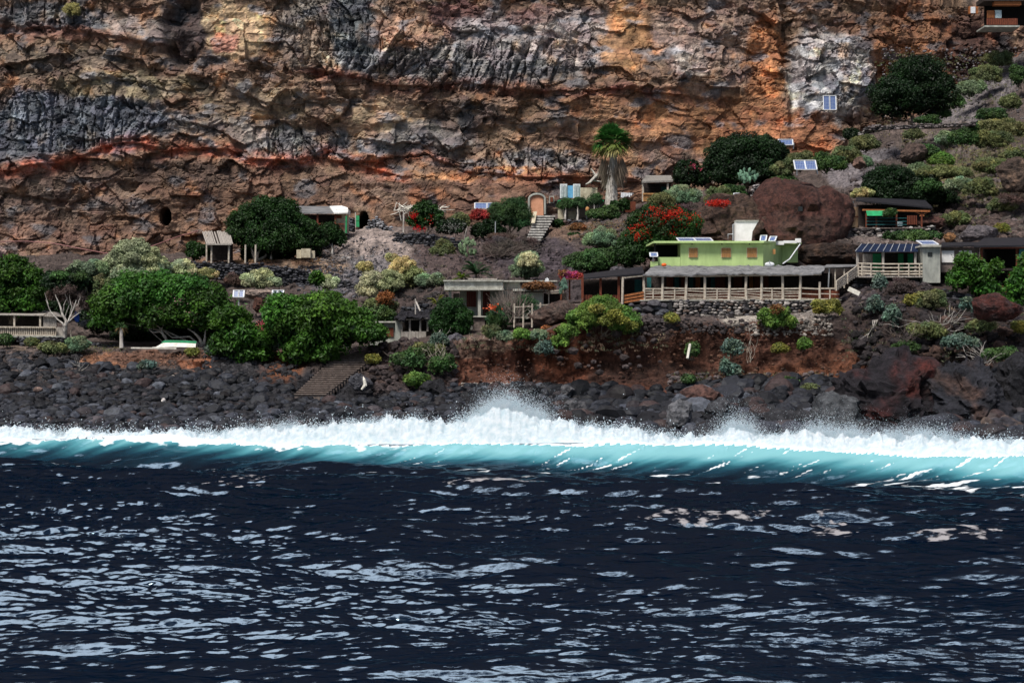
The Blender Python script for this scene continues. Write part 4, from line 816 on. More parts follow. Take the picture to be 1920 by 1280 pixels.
# --- shack and wing
T = thing('shack', 'tiny shack with sagging tar roof and weathered plank front', 'shack', P(782, 640, 134))
m = MB(); m.pb(741, 599, 751.5, 640, 134, 3); m.pb(818, 600, 821, 640, 134.3, .2); m.build('wall', M['concrete'], T)
r = rs(8); rows = []
for q in np.linspace(0, 1, 7):
    g = np.linspace(0, 1, 16); p = Pv(lerp(lerp(738, 812, g), lerp(752, 808, g), q), lerp(597, 583, q)+0*g, lerp(133.4, 137, q)+0*g); p[:, 2] += r.randn(16)*.07; rows.append(p)
m = MB(); tp = np.array(rows).reshape(-1, 3); m.add(tp, grid_faces(7, 16)); m.add(tp-[0, 0, .13], grid_faces(7, 16)[:, ::-1]); m.build('roof', M['felt_dark'], T)
for x in (753, 768.5, 788, 801.5):
    m = MB(); m.bar(P(x, 621, 133.9), P(x, 600, 133.9), .16); m.build('post', M['wood_grey'], T)
m = MB(); m.bar(P(741, 599, 133.8), P(806, 598, 133.8), .16); m.build('beam', M['wood_grey'], T)
m = MB(); planks(m, 752, 621, 799, 639, 133.8, .06, 2.2, .12, .6, 4); m.build('plank_front', M['wood_grey'], T)
m = MB(); m.pb(752, 600, 818, 622, 136.6, .2); m.build('back_wall', M['wood_dark'], T)
m = MB(); m.tube([P(779, 600, 135.5), P(779, 560, 135.5)], .05, 5); m.tube([P(780, 565, 135.5), P(788, 583, 135)], .07, 5); one('leaning_poles', 'two bare poles propped over the shack roof', 'poles', m, 'bark_pale')
T = thing('annex', 'plain cement annex with a brown shuttered window and thin white roof edge', 'annex', P(715, 645, 134.6))
m = MB(); m.pb(694, 605, 740.6, 660, 134.6, 2.5); m.build('wall', M['concrete'], T)
m = MB(); m.pb(690, 602, 742.5, 604.8, 134.2, 3.2); m.build('roof', M['concrete_pale'], T)
m = MB(); planks(m, 722, 614, 738, 631, 134.5, .06, 4, .08, 0, 5); m.build('shutter', M['wood_red'], T)
m = MB(); m.pb(640, 650, 716, 672, 134.9, 1.5); one('retaining_wall', 'smooth cement wall behind the top of the shore stairway', 'wall', m, 'concrete')
# --- shore stairway
T = thing('stairway', 'wide worn stone stairway rising from the beach to the annex', 'steps', P(600, 740, 124.5))
n = 20
for k in range(n):
    q = k/n; q2 = (k+1)/n; m = MB(); xa, xb = lerp(551, 637, q), lerp(612, 716, q); y = lerp(742, 662, q2); d = lerp(123.6, 133.4, q); d2 = lerp(123.6, 133.4, q2)
    a = P(xa, y, d); b = P(xb, y, d); m.box((a[0]+.05, a[1], a[2]-.5), (b[0]-.05, d2*K+.1, a[2]-.07)); m.box((a[0], a[1]-.1, a[2]-.065), (b[0], d2*K+.1, a[2])); m.build('step', M['step'], T)
# --- whitewashed steps and salmon cave door
T = thing('steps', 'narrow whitewashed steps climbing to the salmon cave door', 'steps', P(1005, 453, 160))
n = 10
for k in range(n):
    q = (k+1)/n; m = MB(); xa = lerp(984, 1004, q); xb = lerp(1012, 1041, q); y = lerp(453, 404, q); d = lerp(158.5, 166, (k)/n); a = P(xa, y, d); b = P(xb, y, d)
    m.box((a[0], a[1], a[2]-.16), (b[0], a[1]+1.2, a[2])); m.build('step', M['step_pale'], T)
    m = MB(); m.box((a[0]+.1, a[1]+.16, a[2]-.34), (b[0], a[1]+1.2, a[2]-.165)); m.build('riser', M['felt_dark'], T)  # risers coloured black as shade between the pale treads
m = MB(); m.prism([P(996, 418, 162), P(1003, 418, 162), P(1007, 396, 166), P(1000, 397, 166)], (0, .6, 0)); m.build('side_parapet', M['cream'], T)
T = thing('cave_door', 'arched salmon pink door wall closing a cave above the steps', 'cave door', P(1008, 404, 172))
dC = FLAT[1007]-.35
arc = [P(995, 404, dC), P(1019, 404, dC)]+[P(1007+12*math.cos(q), 372-6*math.sin(q), dC) for q in np.linspace(.25, math.pi-.25, 8)]
m = MB(); m.prism(arc, (0, .25, 0)); m.build('door', M['salmon'], T)
arc2 = [P(1007+15*math.cos(q), 374-10*math.sin(q), dC-.1) for q in np.linspace(0, math.pi, 13)]
m = MB(); m.tube([P(1022, 402, dC-.1)]+arc2+[P(992, 402, dC-.1)], .13, 6); m.build('stone_surround', M['concrete'], T)
m = MB(); m.prism([P(989, 404, dC+.3), P(1025, 404, dC+.3)]+[P(1007+17*math.cos(q), 374-14*math.sin(q), dC+.3) for q in np.linspace(.1, math.pi-.1, 9)], (0, 3, 0)); m.build('cave_recess', M['dark'], T)
T = thing('cave_window', 'small square red window in the rock right of the salmon door', 'window', P(1034, 379, 172))
m = MB(); m.pb(1029.5, 367.5, 1039, 381, 171.6, .5); m.build('frame', M['concrete'], T); m = MB(); m.pb(1031.5, 369.5, 1037, 378.5, 171.45, .3); m.build('pane', M['wood_red'], T)
# --- panels by the palm
T = thing('solar_panel', 'pair of white framed upright panels with a sky blue board between', 'solar panel', P(1069, 372, 171))
for x0, x1 in ((1050, 1063.5), (1074.5, 1088)):
    m = MB(); m.pb(x0, 345, x1, 371.5, 170.6, .08); p = m.build('panel', M['frame'], T)
    m = MB(); m.pb(x0+2, 347, x0+6.3, 369.5, 170.5, .04); m.pb(x0+7, 347, x1-2, 369.5, 170.5, .04); m.build('glazing', M['metal'], p)
m = MB(); m.pb(1063.8, 348, 1074.2, 371, 170.7, .1); m.build('blue_board', M['blue'], T)
solar('blue solar panel strip on the foot of the cliff beside the tamarisk', 890, 380, 936, 391, 172, .5, 2)
solar('white framed twin panel fixed upright on the bare pale cliff', 1544, 179, 1568, 206, 176.5, .3, 2)
solar('single pale blue panel on a post above the dark bushes', 1460, 261, 1487, 272, 170, .4, 1, legs=[(1489, 268, 1488, 279), (1465, 272, 1465, 282)])
solar('two dark blue panels on a metal frame on top of the dome rock', 1491, 300, 1532, 318, 150, .5, 2, legs=[(1495, 317, 1495, 328), (1532, 317, 1534, 326)], skew=-2)
solar('small upright grey panel among bushes left of the dome rock', 1376, 362, 1387, 375.5, 154, .2, 1)
solar('twin solar panel on a thin black pole over the green canopy', 510, 544, 531, 558, 136, .4, 2, legs=None)
m = MB(); m.tube([P(517, 648, 136.2), P(517, 556, 136.2)], .05, 6); m.pb(509, 559.5, 515, 562, 136, .1); one('pole', 'thin black pole carrying the twin solar panel', 'pole', m, 'cable')
solar('twin solar panel half hidden in leaves left of the black pole', 437, 544, 457, 557, 137, .4, 2, legs=[(447, 556, 447, 600)])
# --- hut under the big dark tree (cave house with veranda)
T = thing('cave_house', 'cave house with a dark felt veranda roof and white plaster corner', 'house', P(600, 435, 168))
m = MB(); m.prism([P(548, 401, 166.5), P(628, 401, 166.5), P(626, 389, 171), P(552, 388, 171)], (0, 0, .12)); m.build('roof', M['felt'], T)
m = MB(); m.prism([P(626, 401, 166.3), P(652, 400, 166.3), P(652, 392, 168), P(640, 388, 170), P(618, 389, 170)], (0, 0, .15)); m.pb(629, 392, 653, 401, 166.8, 3); m.build('corner_roof', M['white'], T)
m = MB(); m.pb(629, 401, 650, 436, 167.2, 3); m.build('corner_wall', M['cream'], T)
m = MB(); m.pb(631, 403.5, 640, 409, 167, .25); m.build('window', M['wood_red'], T)
for x in (595.5, 629):
    m = MB(); m.bar(P(x, 434, 166.8), P(x, 400.5, 166.8), .18); m.build('post', M['wood_red'], T)
m = MB(); planks(m, 574, 419, 646, 433, 166.7, .06, 2.4, .35, .5, 6); m.bar(P(574, 419, 166.6), P(646, 420, 166.6), .1); m.build('railing', M['wood_red'], T)
m = MB(); m.pb(548, 402, 629, 436, 170.2, .3); m.build('back_wall', M['wood_dark'], T)
m = MB(); m.pb(570, 434, 650, 437, 166.6, 5); m.build('floor', M['concrete'], T)
m = MB(); m.tube([P(649, 437, 166.2), P(649.5, 405, 166.2)], .09, 6); m.build('drainpipe', M['green_door'], T)
T = thing('cave_gate', 'open green door leaf beside the black cave mouth', 'door', P(670, 426, 171.5)); dG = FLAT[682]-.5
m = MB(); m.pb(667.5, 404, 673.5, 414, dG, .08); m.pb(667.5, 415, 673.5, 425.5, dG, .08); m.build('leaf', M['green_door'], T)
m = MB(); m.pb(665.5, 398, 667.3, 427, dG, .15); m.build('frame', M['concrete_pale'], T)
# --- small slatted hut
T = thing('slatted_hut', 'small hut with bleached slatted lean-to roof on thin posts', 'hut', P(405, 490, 157))
r = rs(77)
for k in range(3):
    m = MB(); planks_x = np.arange(380+k*16, 380+(k+1)*16, 2.6)
    for x in planks_x:
        if r.rand() < .12: continue
        x2 = x-2+(x-380)*.04; a0, a1 = P(x+7, 458+r.uniform(-1, 1), 156), P(x2+1, 434.5+r.uniform(-1, 1), 160.5); wv = np.array([2.1/F*156*K, 0, 0]); m.prism([a0, a0+wv, a1+wv, a1], (0, 0, .06))
    m.build('roof_slats', M['wood_grey'], T)
m = MB(); m.prism([P(386, 459.5, 156), P(434, 459.5, 156), P(430, 436, 160.5), P(380, 436, 160.5)], (0, 0, .05)); m.build('roof_boards', M['wood_dark'], T)
for x, d in ((396.5, 156.2), (429, 156.2), (387.5, 158.5), (460, 156.4), (479, 156.4)):
    m = MB(); m.tube([P(x, 493, d), P(x+.5, 459 if d < 158 else 440, d)], .1, 6); m.build('post', M['wood_pale'], T)
m = MB(); m.pb(388, 445, 436, 488, 160.2, .3); m.build('back_wall', M['wood_dark'], T)
m = MB(); m.bar(P(386, 458, 155.9), P(434, 458, 155.9), .14); m.build('beam', M['wood_grey'], T)
m = MB(); m.pb(565, 466, 582, 483, 157, .9); m.pb(556, 468, 564.6, 484, 157.3, .7); m.pb(582.4, 470, 590, 484, 157.3, .6); one('cistern', 'cream cement cistern block on the terrace right of the dark tree', 'cistern', m, 'cream')
# --- left lodge
T = thing('lodge', 'low wooden lodge with pale roof edge at the left border', 'lodge', P(50, 630, 138))
m = MB(); m.prism([P(-60, 590, 138), P(82, 592, 138), P(96, 585, 142), P(-60, 586, 142)], (0, 0, .1)); m.prism([P(82, 593, 138), P(92, 584, 138), P(104, 593, 138.0), P(100, 594, 138)], (0, 3.5, 0)); m.build('roof', M['wood_grey'], T)
for x in (-12, 27, 75.5):
    m = MB(); m.bar(P(x, 612, 138.2), P(x, 591.5, 138.2), .16); m.build('post', M['wood_pale'], T)
m = MB(); planks(m, 81, 593, 106, 612, 138.3, .08, 6, .05, .2, 12); m.build('panel_wall', M['wood_grey'], T)
m = MB(); m.pb(-60, 591, 106, 630, 141.5, .2); m.build('back_wall', M['wood_dark'], T)
m = MB(); planks(m, -30, 613.5, 105, 629, 137.8, .06, 3.6, .45, .2, 13); m.bar(P(-30, 612.5, 137.7), P(105, 613.5, 137.7), .12); m.bar(P(-30, 628, 137.7), P(105, 628.5, 137.7), .1); m.build('picket_railing', M['wood_pale'], T)
m = MB(); m.pb(104.5, 613, 118, 630, 138, .15); m.build('gate', M['wood_grey'], T)
m = MB(); m.pb(-60, 629.5, 120, 632, 137.6, 5); m.build('floor', M['concrete'], T)
m = MB(); m.prism([P(141, 583, 138.6), P(148, 588, 138.6), P(149, 603, 138.6), P(142, 604, 138.6), P(138, 596, 138.6)], (0, .05, 0)); one('cloth', 'blue cloth hanging behind the white tree branches', 'cloth', m, 'cloth_blue')
m = MB(); m.bar(P(133, 632, 137.4), P(133, 618, 137.4), .09); one('stake', 'short pale stake beside the foot of the white tree', 'stake', m, 'wood_pale')
# --- upturned boat
T = thing('boat', 'white rowing boat lying keel up with a green bottom band', 'boat', P(320, 652, 133))
nS, nR = 24, 9; q = np.linspace(0, 1, nS); rows = []; c0 = P(283, 652, 133); c1 = P(366, 653, 133)
for j in range(nR):
    a = j/(nR-1)*math.pi; xx = lerp(c0[0], c1[0], q); wdt = .72*np.minimum(1, (q/.42)**.7)*(1-.15*q); ht = .54*np.minimum(1, (q/.25+.15)**.8)*(1-.1*q)
    rows.append(np.stack([xx+.0*wdt-.25*(1-q)*math.sin(a)*0+.45*math.sin(a)*(1-q)**3, c0[1]+.8-np.cos(a)*wdt*(1-.25*abs(math.sin(a))**2), c0[2]-.02+np.abs(math.sin(a))**.75*ht+.06*np.sin(q*3)], -1))
R_ = np.array(rows); m = MB(); m.add(R_.reshape(-1, 3), grid_faces(nR, nS)); m.add(np.concatenate([R_[:, -1], [R_[:, -1].mean(0)]]), [(i, i+1, nR) for i in range(nR-1)]); hull = m.build('hull', M['hull'], T, True)
m = MB(); Rg = R_[2:7].copy(); Rg[..., 2] += .02; Rg[..., 1] -= .01; Rg = Rg[:, 3:]; m.add(Rg.reshape(-1, 3), grid_faces(5, nS-3)); m.build('bottom_band', M['hull_green'], T, True)
m = MB(); m.tube(R_[0][:, :]+[0, -.03, .04], .05, 5); m.build('gunwale', M['hull'], hull); m = MB(); m.tube(R_[4][3:]+[0, 0, .04], .05, 5); m.build('keel', M['hull_green'], T)
m = MB(); m.bar(P(246, 652, 132.5), P(331, 653, 132.3), .22, .12); one('plank', 'long bleached plank on the ground before the boat', 'plank', m, 'bone')
m = MB(); m.prism([P(394, 632, 134), P(408, 625, 134), P(411, 638, 134), P(400, 640, 134)], (0, .15, 0)); one('tarpaulin', 'faded blue-green tarpaulin scrap under the leaves by the boat', 'tarpaulin', m, 'tarp')
# --- branch shade left of the red flowered bush
T = thing('branch_shade', 'rickety shade roof of bleached driftwood branches on one pole', 'shade', P(757, 435, 164))
m = MB(); m.bar(P(756, 436, 164), P(757, 398, 164), .14); m.build('post', M['bark_pale'], T)
r = rs(90); m = MB()
for k in range(34):
    x = r.uniform(748, 776); y = r.uniform(388, 398); a = P(x, y, 164+r.uniform(0, 2)); m.tube([a, a+r.randn(3)*[.5, .4, .25], a+r.randn(3)*[.8, .4, .35]], [.07, .05, .02], 4)
m.build('branches', M['bone'], T)
m = MB()
for k in range(22):
    a = P(r.uniform(815, 828), r.uniform(388, 396), 164.5); m.tube([a, a+r.randn(3)*[.5, .4, .3]], [.06, .02], 4)
one('deadwood', 'bleached deadwood tangle right of the red flowered bush', 'deadwood', m, 'bone')
# --- porch under the panels
T = thing('porch', 'shaded porch with a dark green canopy below the upright panels', 'porch', P(1085, 412, 168))
m = MB(); m.pb(1046, 375, 1132, 377.5, 167, 4); m.build('canopy', M['awning'], T)
for x in (1059, 1081, 1100, 1124):
    m = MB(); m.bar(P(x, 412, 167.3), P(x, 377, 167.3), .13); m.build('post', M['concrete'], T)
m = MB(); m.pb(1066, 396, 1080, 411, 168.2, .3); m.pb(1046, 376, 1058, 411, 168.6, .3); m.build('low_wall', M['cream'], T); m = MB(); m.pb(1046, 377.6, 1132, 412, 171, .3); m.build('back_wall', M['dark'], T)
m = MB(); m.pb(1087, 352, 1120, 377, 172, 1.2); m.build('upper_wall', M['cream'], T)
V, Fc = ICO[2]; m = MB(); m.add(V*np.array([.22, .22, .28])+P(1101.5, 392.5, 165.5), Fc); one('float', 'yellow round lamp-like float on the porch post', 'float', m, 'reed')
# --- thatched cabin
T = thing('cabin', 'small railed cabin with a grey thatched roof right of the tall palm', 'cabin', P(1232, 378, 168))
m = MB(); m.prism([P(1203, 343, 167), P(1262, 341, 167), P(1258, 332, 171), P(1211, 332, 171)], (0, 0, .18)); m.build('roof', M['thatch'], T)
for x in (1205.5, 1252):
    m = MB(); m.bar(P(x, 378, 167.3), P(x, 342, 167.3), .2); m.build('post', M['wood_pale'], T)
m = MB(); planks(m, 1206, 363, 1252, 377.5, 167.2, .05, 2.6, .3, .3, 8); m.bar(P(1205, 363, 167.1), P(1253, 363, 167.1), .1); m.build('railing', M['reed'], T)
m = MB(); m.pb(1204, 344, 1258, 378, 171, .2); m.build('back_wall', M['wood_dark'], T); m = MB(); m.pb(1240, 350, 1250, 376, 170.6, .2); m.build('door', M['teal_board'], T)
m = MB(); planks(m, 1166, 378, 1192, 398, 168, .12, 5, .0, .6, 2); one('timber_screen', 'low orange timber screen in the shade left of the thatched cabin', 'screen', m, 'wood_red')
m = MB(); r = rs(5)
for k in range(7):
    x = 1166+k*3; a = P(x, 362, 167); m.tube([a, P(x+r.uniform(-1, 1), 368+r.uniform(-2, 3), 167)], .1, 5)
m.tube([P(1162, 361, 167), P(1188, 363, 167)], .02, 4); one('washing', 'small white things strung on a line beside the palm foot', 'washing', m, 'frame')
# --- water tank tower and green awning hut
T = thing('water_tank', 'round tan plastered water tank with a dark band', 'tank', P(1587, 427, 149))
th = np.arange(20)/20*2*np.pi
def cyl(mb, cx, y0, y1, d, rad, col=None, rt=None):
    a = P(cx, y1, d); b = P(cx, y0, d); mb.tube([a, b], [rad, rt or rad], 20)
m = MB(); cyl(m, 1591, 389, 427, 149.5, .92); m.build('body', M['tan'], T, False)
m = MB(); cyl(m, 1591, 406, 408, 149.5, .95); m.build('band', M['wood_red'], T)
V, Fc = ICO[4]; q = V*np.array([.68, .6, .42]); q = q*(1+.16*fbm(V[:, 0]*3+V[:, 1], V[:, 2]*3, 3))[:, None]; q[:, 2] = np.maximum(q[:, 2], -.3); m = MB(); m.add(q+P(1587.5, 381.5, 149.5), Fc); one('tarp_bundle', 'crumpled pale blue tarpaulin bundled on top of the tan tank', 'tarpaulin', m, 'tarp', smooth=True)
m = MB(); m.pb(1566.5, 388, 1570.5, 407, 148.5, .15); m.pb(1568, 408, 1571.5, 427, 148.5, .15); one('white_pipe', 'tall white pipe left of the tan water tank', 'pipe', m, 'frame')
T = thing('awning_hut', 'black roofed hut with a green awning and red-brown timber posts', 'hut', P(1680, 425, 149))
m = MB(); m.prism([P(1605, 378, 149), P(1748, 391, 149), P(1735, 378, 154), P(1605, 372, 154)], (0, 0, .14)); m.build('roof', M['felt_dark'], T)
m = MB(); m.prism([P(1624, 395, 148.7), P(1660, 395, 148.7), P(1660, 404.5, 148.4), P(1626, 404.5, 148.4)], (0, .06, 0)); m.build('awning', M['awning'], T)
m = MB(); m.bar(P(1617, 393.5, 148.8), P(1744, 396, 148.8), .16); m.build('beam', M['wood_orange'], T)
for x in (1624, 1643, 1681, 1728):
    m = MB(); m.bar(P(x, 426, 148.9), P(x, 395, 148.9), .14); m.build('post', M['wood_red'], T)
m = MB()
for y in (409, 415, 421): m.bar(P(1624, y, 148.7), P(1700, y, 148.7), .06)
m.build('railing', M['teal_board'], T)
m = MB(); planks(m, 1701, 404, 1720, 421, 148.6, .05, 3.2, .3, .2, 14); m.build('picket_gate', M['wood_red'], T)
m = MB(); m.pb(1606, 384, 1735, 427, 153, .2); m.build('back_wall', M['wood_dark'], T); m = MB(); m.bar(P(1724, 405, 148.9), P(1744, 396, 148.9), .1); m.bar(P(1733, 405, 148.9), P(1716, 397, 148.9), .1); m.build('brace', M['wood_orange'], T)
m = MB(); m.pb(1604, 427, 1735, 428.5, 148.4, 6); m.build('floor', M['step'], T)
cyl_m = MB(); cyl(cyl_m, 1686.5, 416, 424, 149.6, .33); one('barrel', 'pale barrel standing on the awning hut floor', 'barrel', cyl_m, 'tarp')
m = MB()
for k in range(6): m.bar(P(1522+k*9, 427-k*.5, 148.8), P(1522+k*9, 411-k*1.2, 148.8), .1)
for y in (412, 417, 423): m.bar(P(1520, y, 148.8), P(1567, y-4, 148.8), .06)
one('fence', 'rusty wire fence on the rubble wall left of the tank', 'fence', m, 'wood_red')
m = MB(); m.pb(1497, 387, 1505, 396, 146.3, .5); one('rock_window', 'small dark window hole framed in the dome rock', 'window', m, 'glass')
# --- blue roof terrace house
T = thing('terrace_house', 'terrace with blue-black sheet roof and weathered pole railing', 'house', P(1665, 518, 137))
r = rs(14)
for k in range(9):
    x = 1604+k*13; m = MB(); a0 = P(x, 472.5, 136); a1 = P(x+13.0, 472.5, 136); b1 = P(x+13+12-k*1.1, 458.5, 140.5); b0 = P(x+12-k*1.1, 458.5, 140.5); m.prism([a0, a1, b1, b0], (0, 0, .06)); s = m.build('roof_sheet', M['blueroof'], T)
    m = MB(); m.bar(a0+[0, 0, .09], b0+[0, 0, .09], .05, .05); m.build('batten', M['metal'], s)
for x in (1608, 1656, 1716.5):
    m = MB(); m.tube([P(x, 519, 136.3), P(x, 472, 136.3)], .12, 6); m.build('post', M['wood_grey'], T)
for k, y in enumerate((494, 501, 508, 513)):
    m = MB(); m.tube([P(1609, y, 136.2), P(1660, y+1.2, 136.2), P(1730, y+1, 136.2)], .07, 5); m.build('rail', M['wood_pale'], T)
for x in (1616, 1633, 1685, 1704, 1724):
    m = MB(); m.bar(P(x, 517, 136.15), P(x, 494, 136.15), .09); m.build('baluster', M['wood_pale'], T)
m = MB(); m.pb(1606, 473, 1730, 518, 140.3, .2); m.build('back_wall', M['wood_dark'], T)
for x0, x1, mt in ((1618, 1636, 'wood_grey'), (1636.5, 1652, 'green_door'), (1684, 1694, 'green_door'), (1702, 1712, 'awning')):
    m = MB(); m.pb(x0, 476, x1, 517, 140, .1); m.build('curtain', M[mt], T)
m = MB(); m.pb(1604, 517.5, 1730, 520, 136, 5); m.build('floor', M['wood_grey'], T)
T = thing('concrete_tower', 'grey cement block tower with a tiny square window', 'tower', P(1746, 525, 136))
m = MB(); m.pb(1730.5, 463, 1763, 530, 136, 2.2); m.build('wall', M['concrete'], T); m = MB(); m.pb(1728, 459.5, 1765, 462.8, 135.7, 2.8); m.build('roof', M['concrete_pale'], T)
m = MB(); m.pb(1739.5, 473, 1748, 480, 135.95, .2); m.build('window', M['glass'], T)
solar('single tilted panel on the cement tower roof', 1729, 450, 1760, 458.5, 136.2, 1.6, 1, skew=-4)
T = thing('side_building', 'dark stone building with two white square shutters beside the tower', 'house', P(1795, 495, 137))
m = MB(); m.pb(1764, 464, 1836, 510, 137, 3); m.build('wall', M['step'], T); m = MB(); m.prism([P(1763, 464, 136.6), P(1840, 462, 136.6), P(1836, 456, 140), P(1766, 457, 140)], (0, 0, .12)); m.build('roof', M['felt_dark'], T)
for x0, x1 in ((1766, 1789), (1798, 1822)):
    m = MB(); m.pb(x0, 470, x1, 492, 136.9, .06); m.build('shutter', M['white'], T)
# --- far right hut
T = thing('dark_hut', 'deeply shaded hut with red-brown posts cut by the right edge', 'hut', P(1880, 500, 135))
m = MB(); m.prism([P(1826, 464, 134.5), P(1960, 462, 134.5), P(1960, 448, 140), P(1845, 449, 140)], (0, 0, .15)); m.build('roof', M['felt_dark'], T)
m = MB(); m.pb(1840, 463, 1960, 466, 134.6, .2); m.build('beam', M['wood_red'], T)
for x in (1840, 1907):
    m = MB(); m.bar(P(x, 505, 135), P(x, 465, 135), .2); m.build('post', M['wood_red'], T)
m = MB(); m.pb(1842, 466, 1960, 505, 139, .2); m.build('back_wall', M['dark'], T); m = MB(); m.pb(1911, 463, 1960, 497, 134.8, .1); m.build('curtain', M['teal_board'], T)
m = MB(); m.pb(1838, 503, 1960, 507, 134.4, 5); m.build('floor', M['wood_dark'], T)
for x in (1853, 1893):
    m = MB(); m.bar(P(x, 560, 134.6), P(x, 507, 134.6), .18); m.build('stilt', M['wood_red'], T)
m = MB(); planks(m, 1853, 535, 1893, 552, 134.5, .06, 4, .3, 1, 3); m.build('lower_fence', M['wood_red'], T)
# --- hut high in the top right corner
T = thing('cliff_hut', 'orange timber hut perched high under the cliff in the corner', 'hut', P(1880, 52, 182))
m = MB(); m.pb(1851, 20, 1866, 34, 181, .2); m.build('shutter', M['wood_orange'], T); m = MB(); m.pb(1865, 19.5, 1878, 34, 181, .15); m.build('window', M['tarp'], T)
m = MB(); planks(m, 1850, 35, 1908, 47, 180.6, .08, 4, .15, .3, 2); m.build('railing', M['wood_red'], T)
m = MB(); m.pb(1864, 3, 1915, 10, 180.4, 1); m.build('beam', M['wood_orange'], T); m = MB(); m.pb(1845, -6, 1960, 2, 180.2, 4); m.build('roof', M['wood_dark'], T)
m = MB(); m.pb(1846, 3, 1960, 48, 183, .3); m.build('back_wall', M['dark'], T); m = MB(); m.pb(1846, 48, 1912, 51, 180.2, 4); m.build('floor', M['concrete'], T)
T = thing('cliff_window', 'small pale window with orange shutters set in the cliff', 'window', P(1824, 27, 183))
dW = FLAT[1824]-.5
m = MB(); m.pb(1817, 12, 1834, 26, dW, .6); m.build('shutter', M['wood_orange'], T); m = MB(); m.pb(1820, 13, 1829, 25, dW-.06, .1); m.build('pane', M['frame'], T)
# --- odds and ends
m = MB(); m.tube([P(1289, 672, 125.6), P(1294, 645, 126.1)], .11, 6); one('driftwood', 'white pole stuck upright in the red earth bank', 'driftwood', m, 'bone')
m = MB(); m.bar(P(1591, 541, 129.5), P(1612, 551, 129.3), .36); one('beam', 'thick pale beam lying on dark rocks under the stair', 'beam', m, 'bone')
m = MB(); m.tube([P(678, 730, 122.6), P(685, 722, 122.6), P(683, 712, 122.6), P(681, 706, 122.8)], [.08, .16, .12, .03], 7); one('driftwood', 'curved bleached driftwood among the stones by the stairway', 'driftwood', m, 'bone')
def hose(pts, rad, label, name='hose', mt='hose'):
    m = MB(); a = np.array([P(x, y, d) for x, y, d in pts]); q = np.linspace(0, len(a)-1, 30); b = np.stack([np.interp(q, np.arange(len(a)), a[:, k]) for k in range(3)], 1); m.tube(b, rad, 5); one(name, label, 'hose', m, mt)
hose([(-20,454,170),(45,452,170),(100,456,169),(150,466,168),(205,476,166),(260,470,166),(295,458,166),(335,443,165),(372,433,163)], .05, 'pink hose strung across the cliff foot above the pale bushes')
hose([(1188,352,168),(1140,365,168),(1110,352,170)], .03, 'thin black line from the cabin to the palm', 'cable', 'cable')
m = MB(); m.tube([P(1143, 312, 172), P(1118, 330, 172), P(1106, 342, 171.5), P(1098, 346, 171.3)], [.25, .2, .14, .05], 6); m.tube([P(1118, 330, 172), P(1108, 316, 172)], [.16, .06], 5); m.tube([P(1110, 338, 172), P(1128, 341, 172)], [.12, .05], 5); one('dead_branch', 'bleached dead limb reaching left from behind the palm', 'branch', m, 'bark_pale')
# ------------------------------------------------------------------ plants
def unit(v): return v/(np.linalg.norm(v, axis=-1, keepdims=True)+1e-9)
def leaves(mb, Pn, Nn, size, col, r, asp=.5, fold=True):
    """one diamond leaf per point"""
    n = len(Pn); t = unit(np.cross(Nn, r.randn(n, 3))); b = np.cross(Nn, t); s = np.broadcast_to(size, (n,))[:, None]
    V = np.stack([Pn-t*s*.5, Pn+b*s*asp*.5+Nn*s*.08, Pn+t*s*.5, Pn-b*s*asp*.5+Nn*s*.08], 1)
    mb.add(V.reshape(-1, 3), np.arange(n*4).reshape(-1, 4)); mb.hasc = True; mb.c[-1][:, :3] = np.repeat(np.clip(col, .004, .9), 4, 0)
KIND = dict(   # colour, second colour, leaf size, density, lump size (of the blob radius), aspect
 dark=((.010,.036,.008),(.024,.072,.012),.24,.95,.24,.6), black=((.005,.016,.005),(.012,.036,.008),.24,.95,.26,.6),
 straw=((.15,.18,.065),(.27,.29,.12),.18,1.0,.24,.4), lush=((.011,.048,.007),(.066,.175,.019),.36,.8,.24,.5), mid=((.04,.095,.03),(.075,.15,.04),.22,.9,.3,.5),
 spurge=((.3,.38,.2),(.55,.6,.36),.17,1.35,.2,.45), gold=((.32,.34,.12),(.55,.52,.24),.17,1.2,.22,.45), olive=((.11,.15,.06),(.17,.2,.08),.2,1.0,.26,.45),
 sage=((.14,.23,.12),(.26,.36,.21),.17,1.1,.24,.45), blue=((.07,.13,.10),(.16,.24,.18),.2,.4,.22,.6), bright=((.07,.17,.03),(.16,.27,.05),.22,1.1,.28,.5),
 yellow=((.14,.17,.03),(.24,.24,.05),.2,1.0,.25,.45), brown=((.11,.075,.06),(.17,.12,.1),.16,.6,.3,.3), mauve=((.11,.08,.08),(.16,.13,.12),.15,.7,.3,.25),
 tamarisk=((.035,.09,.035),(.07,.15,.05),.26,1.2,.3,.22), rust=((.2,.08,.03),(.28,.13,.05),.2,.7,.3,.5), redleaf=((.3,.03,.03),(.42,.06,.05),.2,.8,.3,.5))
NL = [0]
